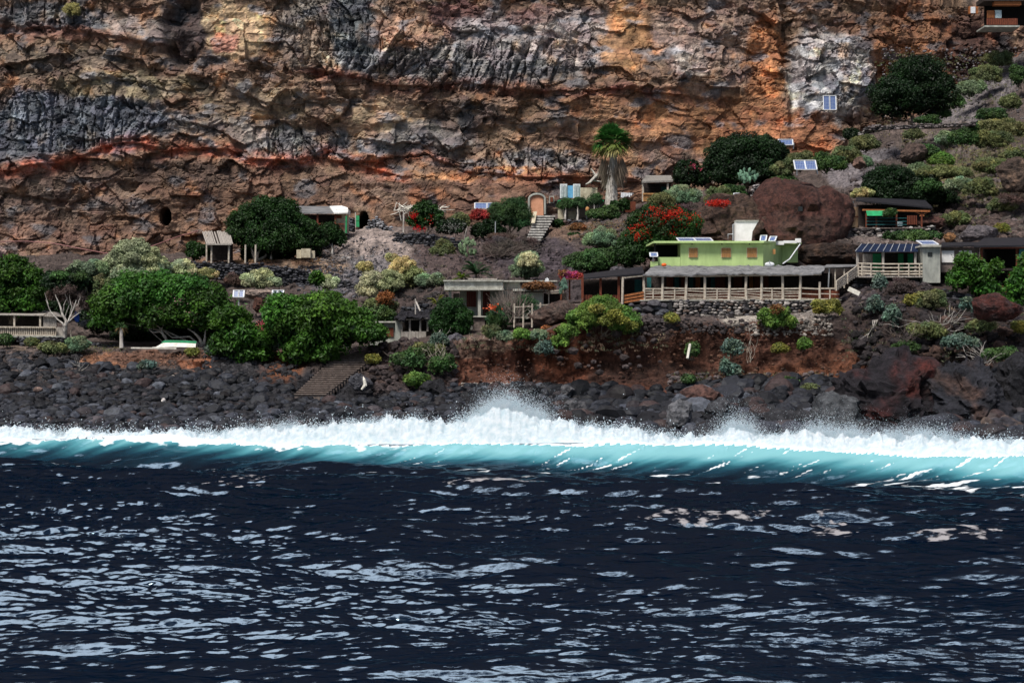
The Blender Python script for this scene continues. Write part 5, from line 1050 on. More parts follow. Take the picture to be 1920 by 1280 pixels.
def crown(blobs, kind, r, dens=1.0, size=None, hollow=False):
    c1, c2, ls, dn, lump, asp = KIND[kind]; ls = size or ls; mb = MB(); dn *= dens
    for (c, R) in blobs:
        bc = r.uniform(.72, 1.28)*np.array([r.uniform(.85, 1.25), 1, r.uniform(.85, 1.15)]); R = np.array(R); rm = R.mean(); lr = max(.28, lump*rm); A = 4*math.pi*rm*rm; nl = int(min(max(7, A/(lr*lr)*.55), 260))
        dirs = unit(r.randn(nl, 3)); dirs[:, 2] = np.where(dirs[:, 2] < -.45, -dirs[:, 2], dirs[:, 2])
        rad = r.uniform(.55, 1.1, nl); lc = c+dirs*R*rad[:, None]*np.clip(1-lr/(2.4*rm), .4, 1); lrs = lr*r.uniform(.6, 1.3, nl)
        nleaf = np.maximum(10, (dn*3.4*4*math.pi*lrs**2/(ls*ls*.5)*.36)).astype(int); tot = nleaf.sum(); li = np.repeat(np.arange(nl), nleaf)
        d = unit(r.randn(tot, 3)+dirs[li]*.35+np.array([0, 0, .25])); q = r.uniform(.55, 1.35, tot)**.8; p = lc[li]+d*(lrs[li]*q)[:, None]*np.array([1.05, 1.05, .85])
        nn = unit(d*.8+r.randn(tot, 3)*.5+np.array([0, -.1, .35])); tone = (r.rand(nl)[li]*.75+r.rand(tot)*.4)[:, None]
        col = (np.array(c1)*(1-tone)+np.array(c2)*tone)*r.uniform(.7, 1.25, tot)[:, None]*r.uniform(.6, 1.3, nl)[li][:, None]*bc
        leaves(mb, p, nn, ls*r.uniform(.65, 1.3, tot), col, r, asp); NL[0] += tot
        ns = int(min(90, 14+A*1.1)); sd_ = unit(r.randn(ns, 3)+[0, 0, .5]); L_ = r.uniform(.15, .5, ns)*min(1.5, rm); k_ = 9; tq = r.rand(ns, k_)      # stray shoots beyond the outline
        p = (c+sd_*R*.86)[:, None]+unit(sd_+r.randn(ns, 3)*.5+[0, 0, .25])[:, None]*(tq*L_[:, None])[..., None]+r.randn(ns, k_, 3)*ls*.3; p = p.reshape(-1, 3)
        leaves(mb, p, unit(r.randn(len(p), 3)+[0, -.2, .4]), ls*r.uniform(.6, 1.2, len(p)), (np.array(c1)*.4+np.array(c2)*.6)*r.uniform(.6, 1.3, (len(p), 1)), r, asp)
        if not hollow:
            nc = int(min(dn*A*.5/(ls*ls), 2200)); p = c+unit(r.randn(nc, 3))*R*(r.uniform(.1, .75, nc)**.6)[:, None]; leaves(mb, p, unit(r.randn(nc, 3)), ls*1.9, np.tile(np.array(c1)*.5, (nc, 1)), r, .8); NL[0] += nc  # inner leaves coloured darker, deepening the shade inside the crown
    return mb
def limb(mb, a, b, r0, r1, r, wig=.12, n=6):
    a = np.array(a, float); b = np.array(b, float); q = np.linspace(0, 1, n)[:, None]; L_ = np.linalg.norm(b-a); pts = a*(1-q)+b*q; pts[1:-1] += r.randn(n-2, 3)*wig*L_*.35; mb.tube(pts, np.linspace(r0, r1, n), 6); return pts
SEED = [1000]
def plant(name, label, cat, blobs, kind, base=None, trunks=None, dens=1.0, size=None, flowers=None, bark='bark', group=None, mix=None, depth=None, d=None, ext=None):
    """blobs: (cx, cy, rx, ry) in picture units; d: distance; depth: half depth in metres of each blob"""
    SEED[0] += 1; r = rs(SEED[0])
    x0 = np.mean([b[0] for b in blobs]); yb = max(b[1]+b[3] for b in blobs)
    if base is None: base = (x0, yb-1)
    if d is None: d = dg(base[0], min(base[1], 868))-.4
    bs = []
    for b in blobs:
        dd = d+(b[4] if len(b) > 4 else 0); R = np.array([b[2]/F*dd*K, 0, b[3]/F*dd*K]); R[1] = depth or min(max(R[0]*.8, R[2]*.7), 3.2); c = P(b[0], b[1], dd); bs.append((c, R))
    T = thing(name, label, cat, P(base[0], base[1], d), group)
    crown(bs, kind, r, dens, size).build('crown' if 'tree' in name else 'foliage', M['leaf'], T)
    if mix:
        for (k2, fr, bb) in mix:
            cs = [(P(b[0], b[1], d+(b[4] if len(b) > 4 else -.3)), np.array([b[2], (b[2]+b[3])/2, b[3]])/F*d*K) for b in bb]; crown(cs, k2, r, fr).build('pale_foliage' if k2 not in ('rust', 'brown', 'redleaf') else 'dry_foliage', M['leaf'], T)
    if flowers:
        col, n, sz, bb = flowers; mb = MB()
        for i in range(n):
            b = bb[r.randint(len(bb))]; q = r.rand()**.5; a = r.rand()*6.28; c = P(b[0]+b[2]*q*math.cos(a), b[1]+b[3]*q*math.sin(a), d); R = bs[0][1]; c[1] -= (R[1]*.85)*math.sqrt(max(.05, 1-q*q*.8))+.15
            k = r.randint(8, 18); pp = c+r.randn(k, 3)*sz*1.3; leaves(mb, pp, unit(r.randn(k, 3)+[0, -1, .4]), sz, np.array(col)*r.uniform(.6, 1.2, (k, 1)), r, .9)
        mb.build('blossom', M['petal'], T)
    mb = MB(); P0 = P(base[0], base[1], d)
    if trunks:
        for (pts, r0) in trunks:
            w_ = [P(x, y, d-(.9 if len(pts) > 2 else .3)) for x, y in pts]; w_[0] = P(pts[0][0], pts[0][1], d-.5)
            q = np.linspace(0, len(w_)-1, len(w_)*3); A = np.array(w_); C_ = np.stack([np.interp(q, np.arange(len(A)), A[:, k]) for k in range(3)], 1); C_[1:-1] += r.randn(len(C_)-2, 3)*.02
            mb.tube(C_, np.linspace(r0, r0*.2, len(C_)), 7)
    for i in range(3 if trunks else 4):
        c, R = bs[r.randint(len(bs))]; limb(mb, P0+[r.uniform(-.2, .2), .1, -.1], c+r.randn(3)*R*.35, max(.04, R[0]*.045), .02, r)
    mb.build('trunk' if 'tree' in name else 'stem', M[bark], T)
    return T
p = plant
def bush(label, x, y, rx, ry, kind, **k):
    """a bush made of a few uneven lobes inside the given outline"""
    r = rs(int(x*7+y)); n = 2 if rx < 9 else 5 if rx < 24 else 8; bl = [(x+r.uniform(-.15, .15)*rx, y+ry*.2, rx*.66, ry*.72)]
    for i in range(n):
        a = (i+.5)/n*math.pi*1.2-.3+r.uniform(-.3, .3); q = r.uniform(.45, .85); k_ = r.uniform(.2, .46); bl.append((x+math.cos(a)*rx*q, y+ry*.25-math.sin(a)*ry*q*.85, rx*k_, ry*k_*r.uniform(.8, 1.3)))
    name = k.pop('name', 'bush'); cat = k.pop('cat', 'bush'); return plant(name, label, cat, bl, kind, **k)
# -- trees
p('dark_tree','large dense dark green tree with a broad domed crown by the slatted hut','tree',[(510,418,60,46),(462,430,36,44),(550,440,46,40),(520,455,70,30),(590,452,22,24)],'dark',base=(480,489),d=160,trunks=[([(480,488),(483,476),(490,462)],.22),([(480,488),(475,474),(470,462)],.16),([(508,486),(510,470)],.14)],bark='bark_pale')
p('small_tree','small dark green tree with a white trunk right of the large dark one','tree',[(618,440,24,22),(604,452,14,16),(634,448,14,18)],'dark',base=(623,477),d=162,trunks=[([(623,477),(623,452)],.12)],bark='bark_pale')
bush('round green bush against the left side of the slatted hut',367,470,20,22,'dark',d=160)
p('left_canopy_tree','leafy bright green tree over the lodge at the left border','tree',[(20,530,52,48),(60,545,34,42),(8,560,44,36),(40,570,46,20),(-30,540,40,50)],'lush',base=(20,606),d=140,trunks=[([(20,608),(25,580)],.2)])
p('white_tree','old tree with a white forked trunk and thin grey-green crown','tree',[(105,528,28,18),(140,522,28,18),(158,538,18,18),(122,538,32,16)],'black',base=(122,630),d=137,dens=.5,
  mix=[('brown',.9,[(112,555,24,18,.2),(145,558,22,20,.2),(165,570,14,18,.3),(125,545,20,14,-.6)]),('mid',.6,[(112,520,20,9,-.5),(150,520,18,8,-.5)])],
  trunks=[([(122,632),(122,612),(124,602),(116,585),(110,568),(104,552)],.17),([(122,630),(123,608),(130,598),(137,580),(143,562)],.14),([(123,620),(125,606),(140,592),(152,585)],.1),([(121,620),(119,608),(105,596),(95,584),(86,562)],.1),([(117,588),(120,572),(126,556)],.07),([(137,582),(146,570),(150,555)],.06),([(95,584),(90,570),(84,548)],.05),([(130,596),(134,576),(130,552)],.06)],bark='bark_pale')
p('canopy_tree','wide leafy tree with pinkish blossoms standing over the upturned boat','tree',[(265,556,66,40),(330,560,70,44),(225,576,48,38),(385,576,44,42),(300,592,92,26),(405,604,28,22),(200,600,24,24)],'lush',base=(380,652),d=137.5,depth=3,
  flowers=((.75,.5,.42),46,.13,[(345,560,28,18),(372,580,24,30),(305,585,14,14)]),trunks=[([(381,651),(376,638),(366,624),(352,616)],.18),([(381,651),(384,632),(386,618)],.16),([(314,640),(308,628),(300,622),(284,623),(274,602)],.13),([(308,632),(303,618),(307,606)],.1)],bark='bark_pale')
p('drooping_tree','tree with drooping light tipped foliage spilling down beside the stairway','tree',[(432,604,36,28),(452,634,42,32),(478,660,30,28),(428,648,32,24),(498,640,14,22)],'lush',base=(470,690),d=131.9,depth=2.2,
  flowers=((.55,.1,.14),8,.1,[(495,610,8,8)]),trunks=[([(440,660),(432,640),(428,622)],.07),([(455,662),(452,640),(446,626)],.07),([(470,668),(462,650),(468,630)],.07)],bark='bark_pale')
p('broad_tree','broad glossy green tree hanging over the head of the shore stairway','tree',[(600,595,62,44),(560,610,60,46),(650,615,50,44),(530,590,34,36),(588,645,58,34),(690,626,32,16),(560,660,26,24),(606,664,24,14)],'lush',base=(590,684),d=131.4,depth=2.8,
  trunks=[([(560,668),(566,650),(560,636)],.08),([(600,672),(596,654),(604,640)],.08)],bark='bark_pale')
p('round_tree','dense round dark green tree between shack and concrete house','tree',[(847,598,36,36),(830,608,24,24),(866,604,22,26),(845,580,24,18),(850,622,34,16)],'dark',base=(840,644),d=132.3,size=.17,trunks=[([(822,645),(820,632),(826,618)],.14)],bark='bark_pale')
p('cliff_tree','big black-green tree high on the slope at upper right','tree',[(1722,150,52,42),(1690,185,54,44),(1740,185,48,36),(1668,200,32,30),(1765,160,24,22)],'black',base=(1710,232),d=171,trunks=[([(1710,234),(1712,215)],.3)])
p('dark_grove_tree','wide dark green tree under the single panel on the post','tree',[(1400,298,66,38),(1360,300,36,38),(1440,300,40,34),(1405,325,74,26),(1425,275,32,18)],'black',base=(1400,350),d=166,trunks=[([(1400,352),(1404,330)],.3)])
bush('shaded rosy flowered bush at the left edge of the dark wide tree',1293,325,34,32,'black',d=167,flowers=((.5,.08,.14),7,.12,[(1300,318,20,12)]))
p('dark_tree','spreading black-green tree above the black roof of the awning hut','tree',[(1668,345,46,30),(1720,358,44,26),(1690,370,60,20),(1760,372,34,18),(1640,350,24,24)],'black',base=(1690,392),d=156,trunks=[([(1690,394),(1692,376)],.25)],mix=[('mid',.5,[(1740,352,28,12,-1.2)])])
p('shore_tree','bright green leafy tree before the white shutters at right','tree',[(1812,500,26,24),(1832,520,30,28),(1800,525,22,20),(1850,545,28,18)],'lush',base=(1820,560),d=133,depth=1.4,mix=[('lush',.4,[(1870,500,10,12)])])
p('edge_tree','dark leafy tree hanging in at the right border below the dark hut','tree',[(1912,545,24,40),(1930,510,22,40),(1890,580,26,22)],'lush',base=(1915,620),d=131.5,depth=1.3)
p('oleander_tree','red flowered shrub tree with green leaves beside the branch shade','tree',[(797,400,24,20),(812,412,20,22),(786,416,20,20)],'dark',base=(800,436),d=163.5,flowers=((.5,.01,.015),30,.12,[(778,406,7,6),(808,410,9,8),(785,428,12,6)]),trunks=[([(800,437),(800,420)],.12)])
p('flame_tree','big shrub covered in scarlet blossom left of the green house','tree',[(1235,432,56,44),(1275,428,38,34),(1205,462,40,34),(1250,460,50,30),(1180,480,30,24)],'dark',base=(1230,498),d=146,depth=2.8,
  flowers=((.5,.03,.016),270,.12,[(1232,408,36,20),(1275,415,34,24),(1240,435,50,24),(1205,440,28,22),(1262,408,20,14)]),trunks=[([(1230,500),(1232,470)],.2)])
# -- bushes: far and middle slope, left to right
B2 = bush
for (lab, x, y, rx, ry, d) in [('dark fill foliage added between the white tree and the tufted little tree',180,600,44,30,142),('dark fill foliage added behind the upturned boat, left part',255,622,50,26,141),('dark fill foliage added behind the upturned boat, right part',345,620,52,28,141),('dark fill foliage added under the drooping tree',430,620,50,34,139.5),('dark fill foliage added behind the black solar pole',520,625,50,40,139.5),('dark fill foliage added behind the broad glossy tree',620,625,60,40,139.8),('dark fill foliage added behind the left lodge tree',70,585,60,34,146),('dark fill foliage added in the gap behind the canopy',200,560,60,30,147),('dark fill foliage added behind the slatted hut posts',505,476,60,16,161.5)]:  # added near-black foliage, stands in for the shade under the canopies
    B2(lab, x, y, rx, ry, 'black', d=d)
B2('blue-green mound left of the great pale spurge dome',165,505,38,24,'sage',d=147); B2('dim green bush in the gap behind the white tree',185,540,26,34,'olive',d=143)
p('spurge','great pale domed spurge bush, the largest on the left slope','shrub',[(250,490,44,38),(225,505,32,30),(280,500,34,34),(300,510,22,20),(250,520,50,20)],'spurge',d=148,base=(250,540),size=.22,dens=1.2)
B2('smaller pale spurge mound touching the right of the great dome',342,503,30,20,'spurge',d=149); B2('flat topped straw coloured spurge at the foot of the black wall',386,514,22,13,'gold',d=149.5)
B2('pale silvery spurge clump in front of the black wall',486,524,32,24,'spurge',d=149); B2('thin brown dry bush between two pale clumps by the wall',436,524,14,14,'brown',d=150)
B2('pale spurge rising above the broad glossy tree',615,530,22,16,'spurge',d=147); B2('small bright sprig of leaves poking above the broad tree',592,520,12,16,'lush',d=143)
B2('small lone yellow tuft at the top of the spurge thicket',735,484,9,9,'gold',d=152); B2('golden spurge ball at the left of the thicket below the cone',683,500,12,14,'gold',d=151)
p('spurge','tall straw yellow spurge, crown of the thicket below the rubble cone','shrub',[(755,505,24,20),(770,520,24,22),(740,520,20,18)],'gold',d=149.5,base=(755,545))
p('spurge','broad pale spurge thicket spreading at the foot of the rubble cone','shrub',[(700,530,28,20),(730,530,26,22),(690,545,22,14)],'spurge',d=148.5,base=(710,552))
B2('grey-green mound right of the yellow spurge thicket',797,524,18,15,'sage',d=148.5); B2('small sage mound left of the concrete cornice',818,524,12,13,'sage',d=148); B2('bright green bush in front of the spurge thicket',712,575,30,30,'olive',d=143,mix=[('rust',.5,[(722,562,16,14,-.6)])])
B2('blue-green bush at the left of the tar roofed shack',722,590,18,20,'mid',d=140)
B2('rounded olive bush on the brown slope below the stone wall',831,470,24,24,'olive',d=158,mix=None); B2('feathery grey-green bush right of the red flowered shrub tree',860,412,24,18,'olive',d=163)
B2('dark bush dotted white below the feathery grey-green one',848,425,28,17,'black',d=162,flowers=((.6,.6,.55),34,.06,[(850,425,22,12)]),trunks=[([(871,452),(873,436),(876,424)],.09)],bark='bark_pale')
B2('crimson leaved bush left of the feathery tamarisk',905,403,22,14,'redleaf',d=164); B2('dark hedge in shade under the crimson leaved bush',915,428,30,20,'black',d=163.5)
p('tamarisk_tree','feathery mid green tamarisk left of the salmon cave door','tree',[(955,402,36,26),(965,390,24,18),(930,402,18,20),(975,415,22,22)],'tamarisk',base=(955,440),d=164,trunks=[([(930,442),(929,416)],.08)])
B2('dry mauve-brown thicket below the whitewashed steps',935,462,36,24,'mauve',d=156); B2('thin purplish scrub spreading right of the mauve thicket',985,462,30,22,'mauve',d=157,dens=.6)
p('spurge','pale green dome spurge alone on the dark gravel slope','shrub',[(990,492,22,20),(982,510,26,16),(1002,506,16,18)],'sage',d=147,base=(990,526),mix=[('spurge',.5,[(992,490,20,16,-1.)])])
B2('soft grey-green bush right of the foot of the steps',1128,446,36,24,'sage',d=155); B2('dark green thicket below the soft grey-green bush',1120,488,56,28,'mid',d=149.5,dens=1.0)
B2('tiny dark green bush beside the path on the slope',1079,443,10,6,'dark',d=160); B2('orange-tinged dry grass tuft above the tiny dark bush',1082,425,16,7,'rust',d=161,dens=.6)
B2('green bush at the right foot of the tall palm',1135,400,30,15,'mid',d=165); B2('dark shrub at the left of the upper terrace porch',1045,418,12,8,'dark',d=165.5); B2('bush filling the foot of the palm trunk at right',1165,385,18,16,'dark',d=167)
B2('grey-green bush growing over the corner of the thatched cabin',1282,368,32,24,'sage',d=162,mix=[('olive',.6,[(1240,378,26,14,-.6)])]); B2('yellow-green bush beside the cactus above the scarlet shrub',1348,366,24,20,'olive',d=161); B2('green creeping bush with pale blossom left of the grey panel',1372,358,24,14,'mid',d=161.5)
B2('strip of scarlet flowers running along the rock shoulder',1345,382,20,3.4,'redleaf',d=147.5,dens=.5,flowers=((.66,.03,.015),22,.1,[(1345,381,24,4)])); B2('grey bush in the gap left of the rock shoulder',1295,396,24,18,'mauve',d=156)
B2('pale olive bush left of the framed panels on the dome',1500,300,30,24,'olive',d=160); B2('dark bush at the right foot of the framed panels',1548,305,34,22,'mid',d=160); B2('leafy bush spreading up toward the shaded path end',1585,292,30,24,'olive',d=163)
B2('golden-green bush just below the pale stacked stones',1620,268,30,20,'olive',d=165); B2('dark shrub tucked under the big black-green tree',1600,252,18,14,'black',d=168); B2('small blue-green bush on the grey scree tongue',1620,302,16,14,'sage',d=160)
B2('straw coloured grass clump at the foot of the scree tongue',1618,362,20,12,'gold',d=155); B2('dark green bush behind the dome and framed panels',1470,338,26,14,'mid',d=162); B2('sage bush left of the framed panels feet',1468,318,22,18,'olive',d=162)
B2('yellow-green round bush above the dark hanging rock',1521,440,16,12,'yellow',d=147); B2('long green bush over the blue roof terrace',1712,443,48,13,'mid',d=148.2); B2('round olive bush right of the picket gate',1795,408,26,20,'olive',d=150)
for (lab, x, y, rx, ry, kd, d) in [
 ('green bush low on the diagonal slope above the path',1762,212,22,10,'mid',172),('bush on the diagonal slope right of the big tree crown',1782,190,24,18,'mid',175),('bush midway up the diagonal slope',1815,165,26,20,'sage',178),('grey-green bush near the top of the diagonal slope',1848,140,26,18,'olive',180),('topmost bush of the diagonal slope under the corner hut',1872,110,22,18,'olive',183),
 ('bush on the right border above the grey scree',1912,140,16,26,'mid',176),('bright bush on the border below the grey scree',1862,215,26,12,'mid',166),('big yellow-green spurge at right below the scree',1880,240,38,24,'straw',162),('yellow-green spurge lower down the right border',1865,262,28,22,'olive',160),('small green bush under the kerb of the path',1740,285,22,16,'mid',158),
 ('grassy olive tuft on the path bank',1712,252,18,10,'olive',163),('pale sage bush right of the shaded boulder',1772,262,18,16,'sage',161),('wide straw-yellow grass clump above the spreading dark tree',1765,322,46,13,'straw',156),('yellow grass clump at the right border',1865,312,44,16,'straw',155),('dull green bush in the rubble at right',1838,350,28,22,'olive',153),
 ('low green tuft amid rocks at far right',1880,385,26,12,'olive',151),('grey-green scrub over the far right boulder',1800,345,24,16,'sage',154),('tiny yellow bush by the smooth grey boulder',1878,428,10,8,'yellow',147),('deep green bush on the slope between kerb and yellow grass',1808,258,26,18,'mid',159.5),('bright green bush in the hollow below the path',1765,300,24,12,'bright',157.5),('dark green scrub behind the yellow-green spurge',1845,240,26,16,'mid',164),('mossy green bush on the right border under the spurge',1900,290,22,14,'olive',157),('olive scrub rising between the scree and the border',1895,190,20,18,'olive',168),('green scrub below the diagonal bushes on the scree edge',1740,225,20,9,'mid',168),('sage green scrub at the left of the yellow grass clump',1722,318,20,12,'sage',157.5),('dry brown scrub below the border boulder',1900,372,20,12,'brown',150)]:
    B2(lab, x, y, rx*1.15, ry*1.1, kd, d=d, dens=.8)
# -- bank and shore
p('bank_shrub','large rounded yellow-green shrub overhanging the red bank','shrub',[(1128,588,40,26),(1100,598,30,24),(1165,602,32,24),(1180,612,20,16),(1130,572,30,14)],'bright',d=128.4,base=(1130,628),size=.18,mix=[('yellow',.45,[(1120,580,14,8,-1.1),(1150,592,16,9,-1.2),(1168,602,13,8,-1.1),(1135,603,14,8,-1.3),(1185,612,10,6,-1)])])
p('bank_shrub','green trailing shrub left of the large yellow-green one','shrub',[(1062,622,22,12),(1078,600,16,16),(1050,640,16,10)],'bright',d=128.2,base=(1066,640))
B2('green bush growing from the whitewashed rubble under the veranda',1456,596,30,26,'bright',d=128.2,mix=[('rust',.3,[(1456,580,12,8,-.7)])]); B2('moss-yellow bush on the rocks right of the veranda end',1552,574,28,18,'yellow',d=129)
B2('yellow-green bush on the dark rocks under the cement tower',1742,560,30,24,'olive',d=129); B2('small yellow clump to the left of that tower bush',1715,562,18,10,'yellow',d=129); B2('grey dry rounded bush below the blue roofed terrace',1688,536,26,20,'mauve',d=133)
B2('blue-green trailing plant beneath the terrace wall',1650,528,10,20,'blue',d=131.5)
for (lab, x, y, rx, ry, kd, d, dn) in [
 ('blue-green straggly plant on the rocks under the timber stair',1640,568,14,18,'blue',129.8,.8),('blue-green straggly plant hanging lower right of the stair',1672,588,14,30,'blue',128.6,.8),('pale blue-green plant trailing over the red slanting boulder',1858,580,14,16,'blue',122.5,.8),
 ('blue-green plant at right among dead twigs',1815,570,16,14,'blue',127,.8),('sparse green plant climbing the red bank at centre right',1375,650,20,22,'blue',127.2,.7),('blue-green plant at the base of the red bank',1368,690,22,20,'blue',127,.8),
 ('narrow green plant behind the white upright pole',1298,655,9,20,'mid',127.6,.9),('bright green tuft on the red bank at right',1507,645,9,13,'bright',128,.9),('moss-yellow cushion on the red bank at right',1463,652,12,8,'yellow',128,1),
 ('green cushion at the bank foot above the beach stones',1480,715,18,8,'mid',126,1),('yellow-green low plant left of the rust-red giant boulder',1522,728,16,7,'olive',125,1),('small green tuft at the bank foot below the veranda',1290,710,9,6,'mid',126.4,1),
 ('tiny yellow bush among the veranda footing boulders',1258,596,11,9,'yellow',130.8,1),('green trailing plant at far right under the edge tree',1880,665,34,13,'mid',121.5,.8),('yellowish bush on the right border above the dark boulders',1912,612,12,14,'yellow',124,1),
 ('thin grey-green scrub over the dark boulders at right',1800,640,40,16,'blue',123.5,.5),('grey-green scrub above the rust-red giant boulder',1740,620,36,18,'olive',125.5,.5),('dull green scrub on dark rocks left of it',1700,650,26,12,'mid',124.5,.5),
 ('olive scrub clinging to the slope at far right',1840,610,26,14,'olive',124.5,.5),
 ('bright green bush low on the bank beside the beach stones',783,712,24,16,'bright',126.2,1.1),('tangled green climber covering the bank left of the red hollow',770,672,34,26,'mid',128.6,.75),('green climber on the bank just left of the hollow',828,680,28,22,'mid',128.4,.7),
 ('yellow-brown creeper between the two climbers',800,655,34,14,'olive',129.4,.6),('blue-green bush right below the plank front',822,635,16,18,'blue',131.2,1),('low olive bush by the stairway head',700,672,11,9,'yellow',130,1),('blue-green plant hanging above the red hollow',1020,652,18,16,'blue',129.4,1),
 ('green bush below the wooden trellis',980,626,18,12,'bright',130.4,1),('olive bush left of the trellis foot',921,622,14,13,'olive',131,1),('grey-green low bush between the trellis bushes',948,630,16,7,'sage',130.6,1),('sprawling green plant right of the trellis',1010,628,14,9,'sage',130.4,1),
 ('light green mounded bush on the left shore left of the boat',147,644,24,17,'sage',135,1),('dull green low bush at the left shore',97,652,26,11,'olive',134.8,1),('small green tuft on stones by the lodge',58,641,10,7,'olive',136,1),
 ('leafy weeds at the left border beneath the lodge fence',10,635,14,16,'mid',136.3,.9),('blue-green bush by the right end of the boat',402,655,14,14,'blue',132.4,1),('blue-green plant on the orange litter bank',276,684,13,10,'blue',131.6,.9),('small yellowish plant on the bank under the boat',362,660,12,6,'yellow',132.4,.7),
 ('blue-green bush hanging at the stairway side of the canopy',512,640,12,26,'blue',133.2,.8)]:
    B2(lab, x, y, rx, ry, kd, d=min(d, dg(x, min(y+ry, 868))-.5), dens=dn)
m = None
T = plant('cliff_plant','lone pale yellow shrub clinging to the cliff at top left','shrub',[(136,20,15,13)],'gold',d=dcl(136,20)-.4,base=(136,34)); 
# -- dry shrub with many bare grey stems
T = thing('dry_shrub', 'tall dry shrub of bare grey upright stems before the concrete house', 'shrub', P(955, 608, 132.4)); r = rs(301); mb = MB()
for k in range(240):
    a = P(r.uniform(940, 975), r.uniform(585, 606), 132.4+r.uniform(-1, 1)); an = r.uniform(-1, 1); b = a+np.array([an*r.uniform(.9, 1.9), r.uniform(-.8, .8), r.uniform(1.2, 2.7)*(1-.35*abs(an))]); limb(mb, a, b, .035, .012, r, .08, 4)
mb.build('stems', M['twig'], T); crown([(P(950,592,132.4), np.array([1.5,1.2,.9])), (P(985,572,132.6), np.array([1.0,.9,.8])), (P(940,600,132.2), np.array([1.1,1,.7]))], 'tamarisk', r, .7).build('foliage', M['leaf'], T)
mb = MB(); k = 60; leaves(mb, P(922, 577, 131.5)+r.randn(k, 3)*[.28, .2, .14], unit(r.randn(k, 3)), .2, np.tile([.75,.16,.07], (k, 1))*r.uniform(.7, 1.2, (k, 1)), r, .8); mb.build('blossom', M['petal'], T)
def twigs(label, x, y, d, n, h, spread, seed, mt='twig', down=False, name='dead_twigs'):
    r = rs(seed); mb = MB(); a0 = P(x, y, d)
    for k in range(n):
        a = a0+r.randn(3)*[.25, .15, .1]*spread; v = np.array([r.randn()*spread, r.randn()*.3-.3, (-1 if down else 1)*r.uniform(.4, 1)*h]); p1 = limb(mb, a, a+v, .02, .008, r, .15, 5)
        for q in range(2): b = p1[r.randint(2, 5)]; limb(mb, b, b+v*.4+r.randn(3)*.25, .018, .008, r, .15, 3)
    one(name, label, 'twigs', mb, mt)
twigs('pale dead roots dangling down the red bank at right',1640,600,128,14,2.6,.5,1,'bark_pale',True); twigs('dead twigs sticking out of the rocks above the giant boulder',1765,620,126,16,1.3,1.2,2,'bark_pale'); twigs('bare twigs among the climbers on the left bank',775,690,127.6,22,1.6,1.0,3)
twigs('dry straw stalks leaning across the climbers',825,690,127.2,16,1.5,.6,4,'wood_pale'); twigs('single dry stalks on the red bank under the veranda',1405,680,127,5,2.4,.4,5,'wood_pale'); twigs('grey fuzzy dry bush beside the brown rock ledge',1072,600,130.8,70,1.2,.8,6); twigs('dead twigs tangled at the right border slope',1850,680,121.5,18,1.2,1.1,7,'bark_pale')
twigs('dry stems growing on the edge of the red hollow',905,655,129.6,12,1.1,.5,8,'wood_pale'); twigs('dry twigs over the slanting rocks at far right',1700,640,124,12,1.2,.8,9); twigs('pale twisted stump between shack and round tree',826,640,132,8,1.3,.35,10,'bark_pale'); twigs('dry twiggy growth around the purple scrub',940,478,155.4,60,1.1,1.8,11)
twigs('bleached twig at the left shore below the green bushes',152,702,130,4,1.3,.3,12,'bark_pale')
# -- palms
def blade(mb, a, dirv, up, L_, w_, droop, col, n=4):
    """a narrow drooping blade"""
    q = np.linspace(0, 1, n); dirv = unit(np.array(dirv)); pts = a+dirv*L_*q[:, None]+np.array([0, 0, -1.])*(droop*L_*q**2)[:, None]; s = unit(np.cross(dirv, up))*w_*np.sin(np.clip(q*.9+.12, 0, 1)*math.pi)[:, None]
    V = np.concatenate([pts-s, pts+s]); mb.add(V, [(i, i+1, n+i+1, n+i) for i in range(n-1)], col)
def fan(mb, c, d, size, r, col, nb=16, droop=.25):
    d = unit(np.array(d, float)); s = unit(np.cross(d, [0, 0, 1.])+1e-3); u = np.cross(s, d)
    for k in range(nb):
        a = lerp(-1.25, 1.25, k/(nb-1))+r.uniform(-.05, .05); v = d*math.cos(a)+s*math.sin(a)+u*r.uniform(-.1, .15); blade(mb, c, v, u, size*r.uniform(.8, 1.05), size*.055, droop*r.uniform(.6, 1.5), np.array(col)*r.uniform(.7, 1.3))
T = thing('fan_palm', 'tall fan palm with a skirt of dead grey fronds beneath the cliff', 'palm', P(1147, 386, 168)); r = rs(401); dP = 168
m = MB(); pts = [P(1145, 388, dP), P(1145, 370, dP), P(1147, 350, dP), P(1149, 330, dP), P(1150, 300, dP), P(1150, 285, dP)]; m.tube(pts, [.66, .56, .52, .5, .42, .3], 12)
for k in range(200):
    z = r.rand(); c = P(1147, lerp(386, 310, z), dP); a = r.uniform(0, 6.28); m.bar(c+[.53*math.cos(a), .53*math.sin(a), 0], c+[.62*math.cos(a+.15), .62*math.sin(a+.15), -.5], .06, .04)
m.build('trunk', M['bark_pale'], T)
m = MB()
for k in range(420):
    z = r.rand()**.7; c = P(1149, lerp(330, 296, z), dP); a = r.uniform(0, 6.28); rr = lerp(.45, 1.15, z); b = c+np.array([math.cos(a)*rr, math.sin(a)*rr, 0]); blade(m, b, [math.cos(a)*.35, math.sin(a)*.35, -1], [math.sin(a), -math.cos(a), .1], r.uniform(1.0, 2.2), .05, 0, np.array([.33,.27,.21])*r.uniform(.4, 1.2), 3)
m.build('dead_fronds', M['petal'], T)
m = MB(); top = P(1148, 268, dP)
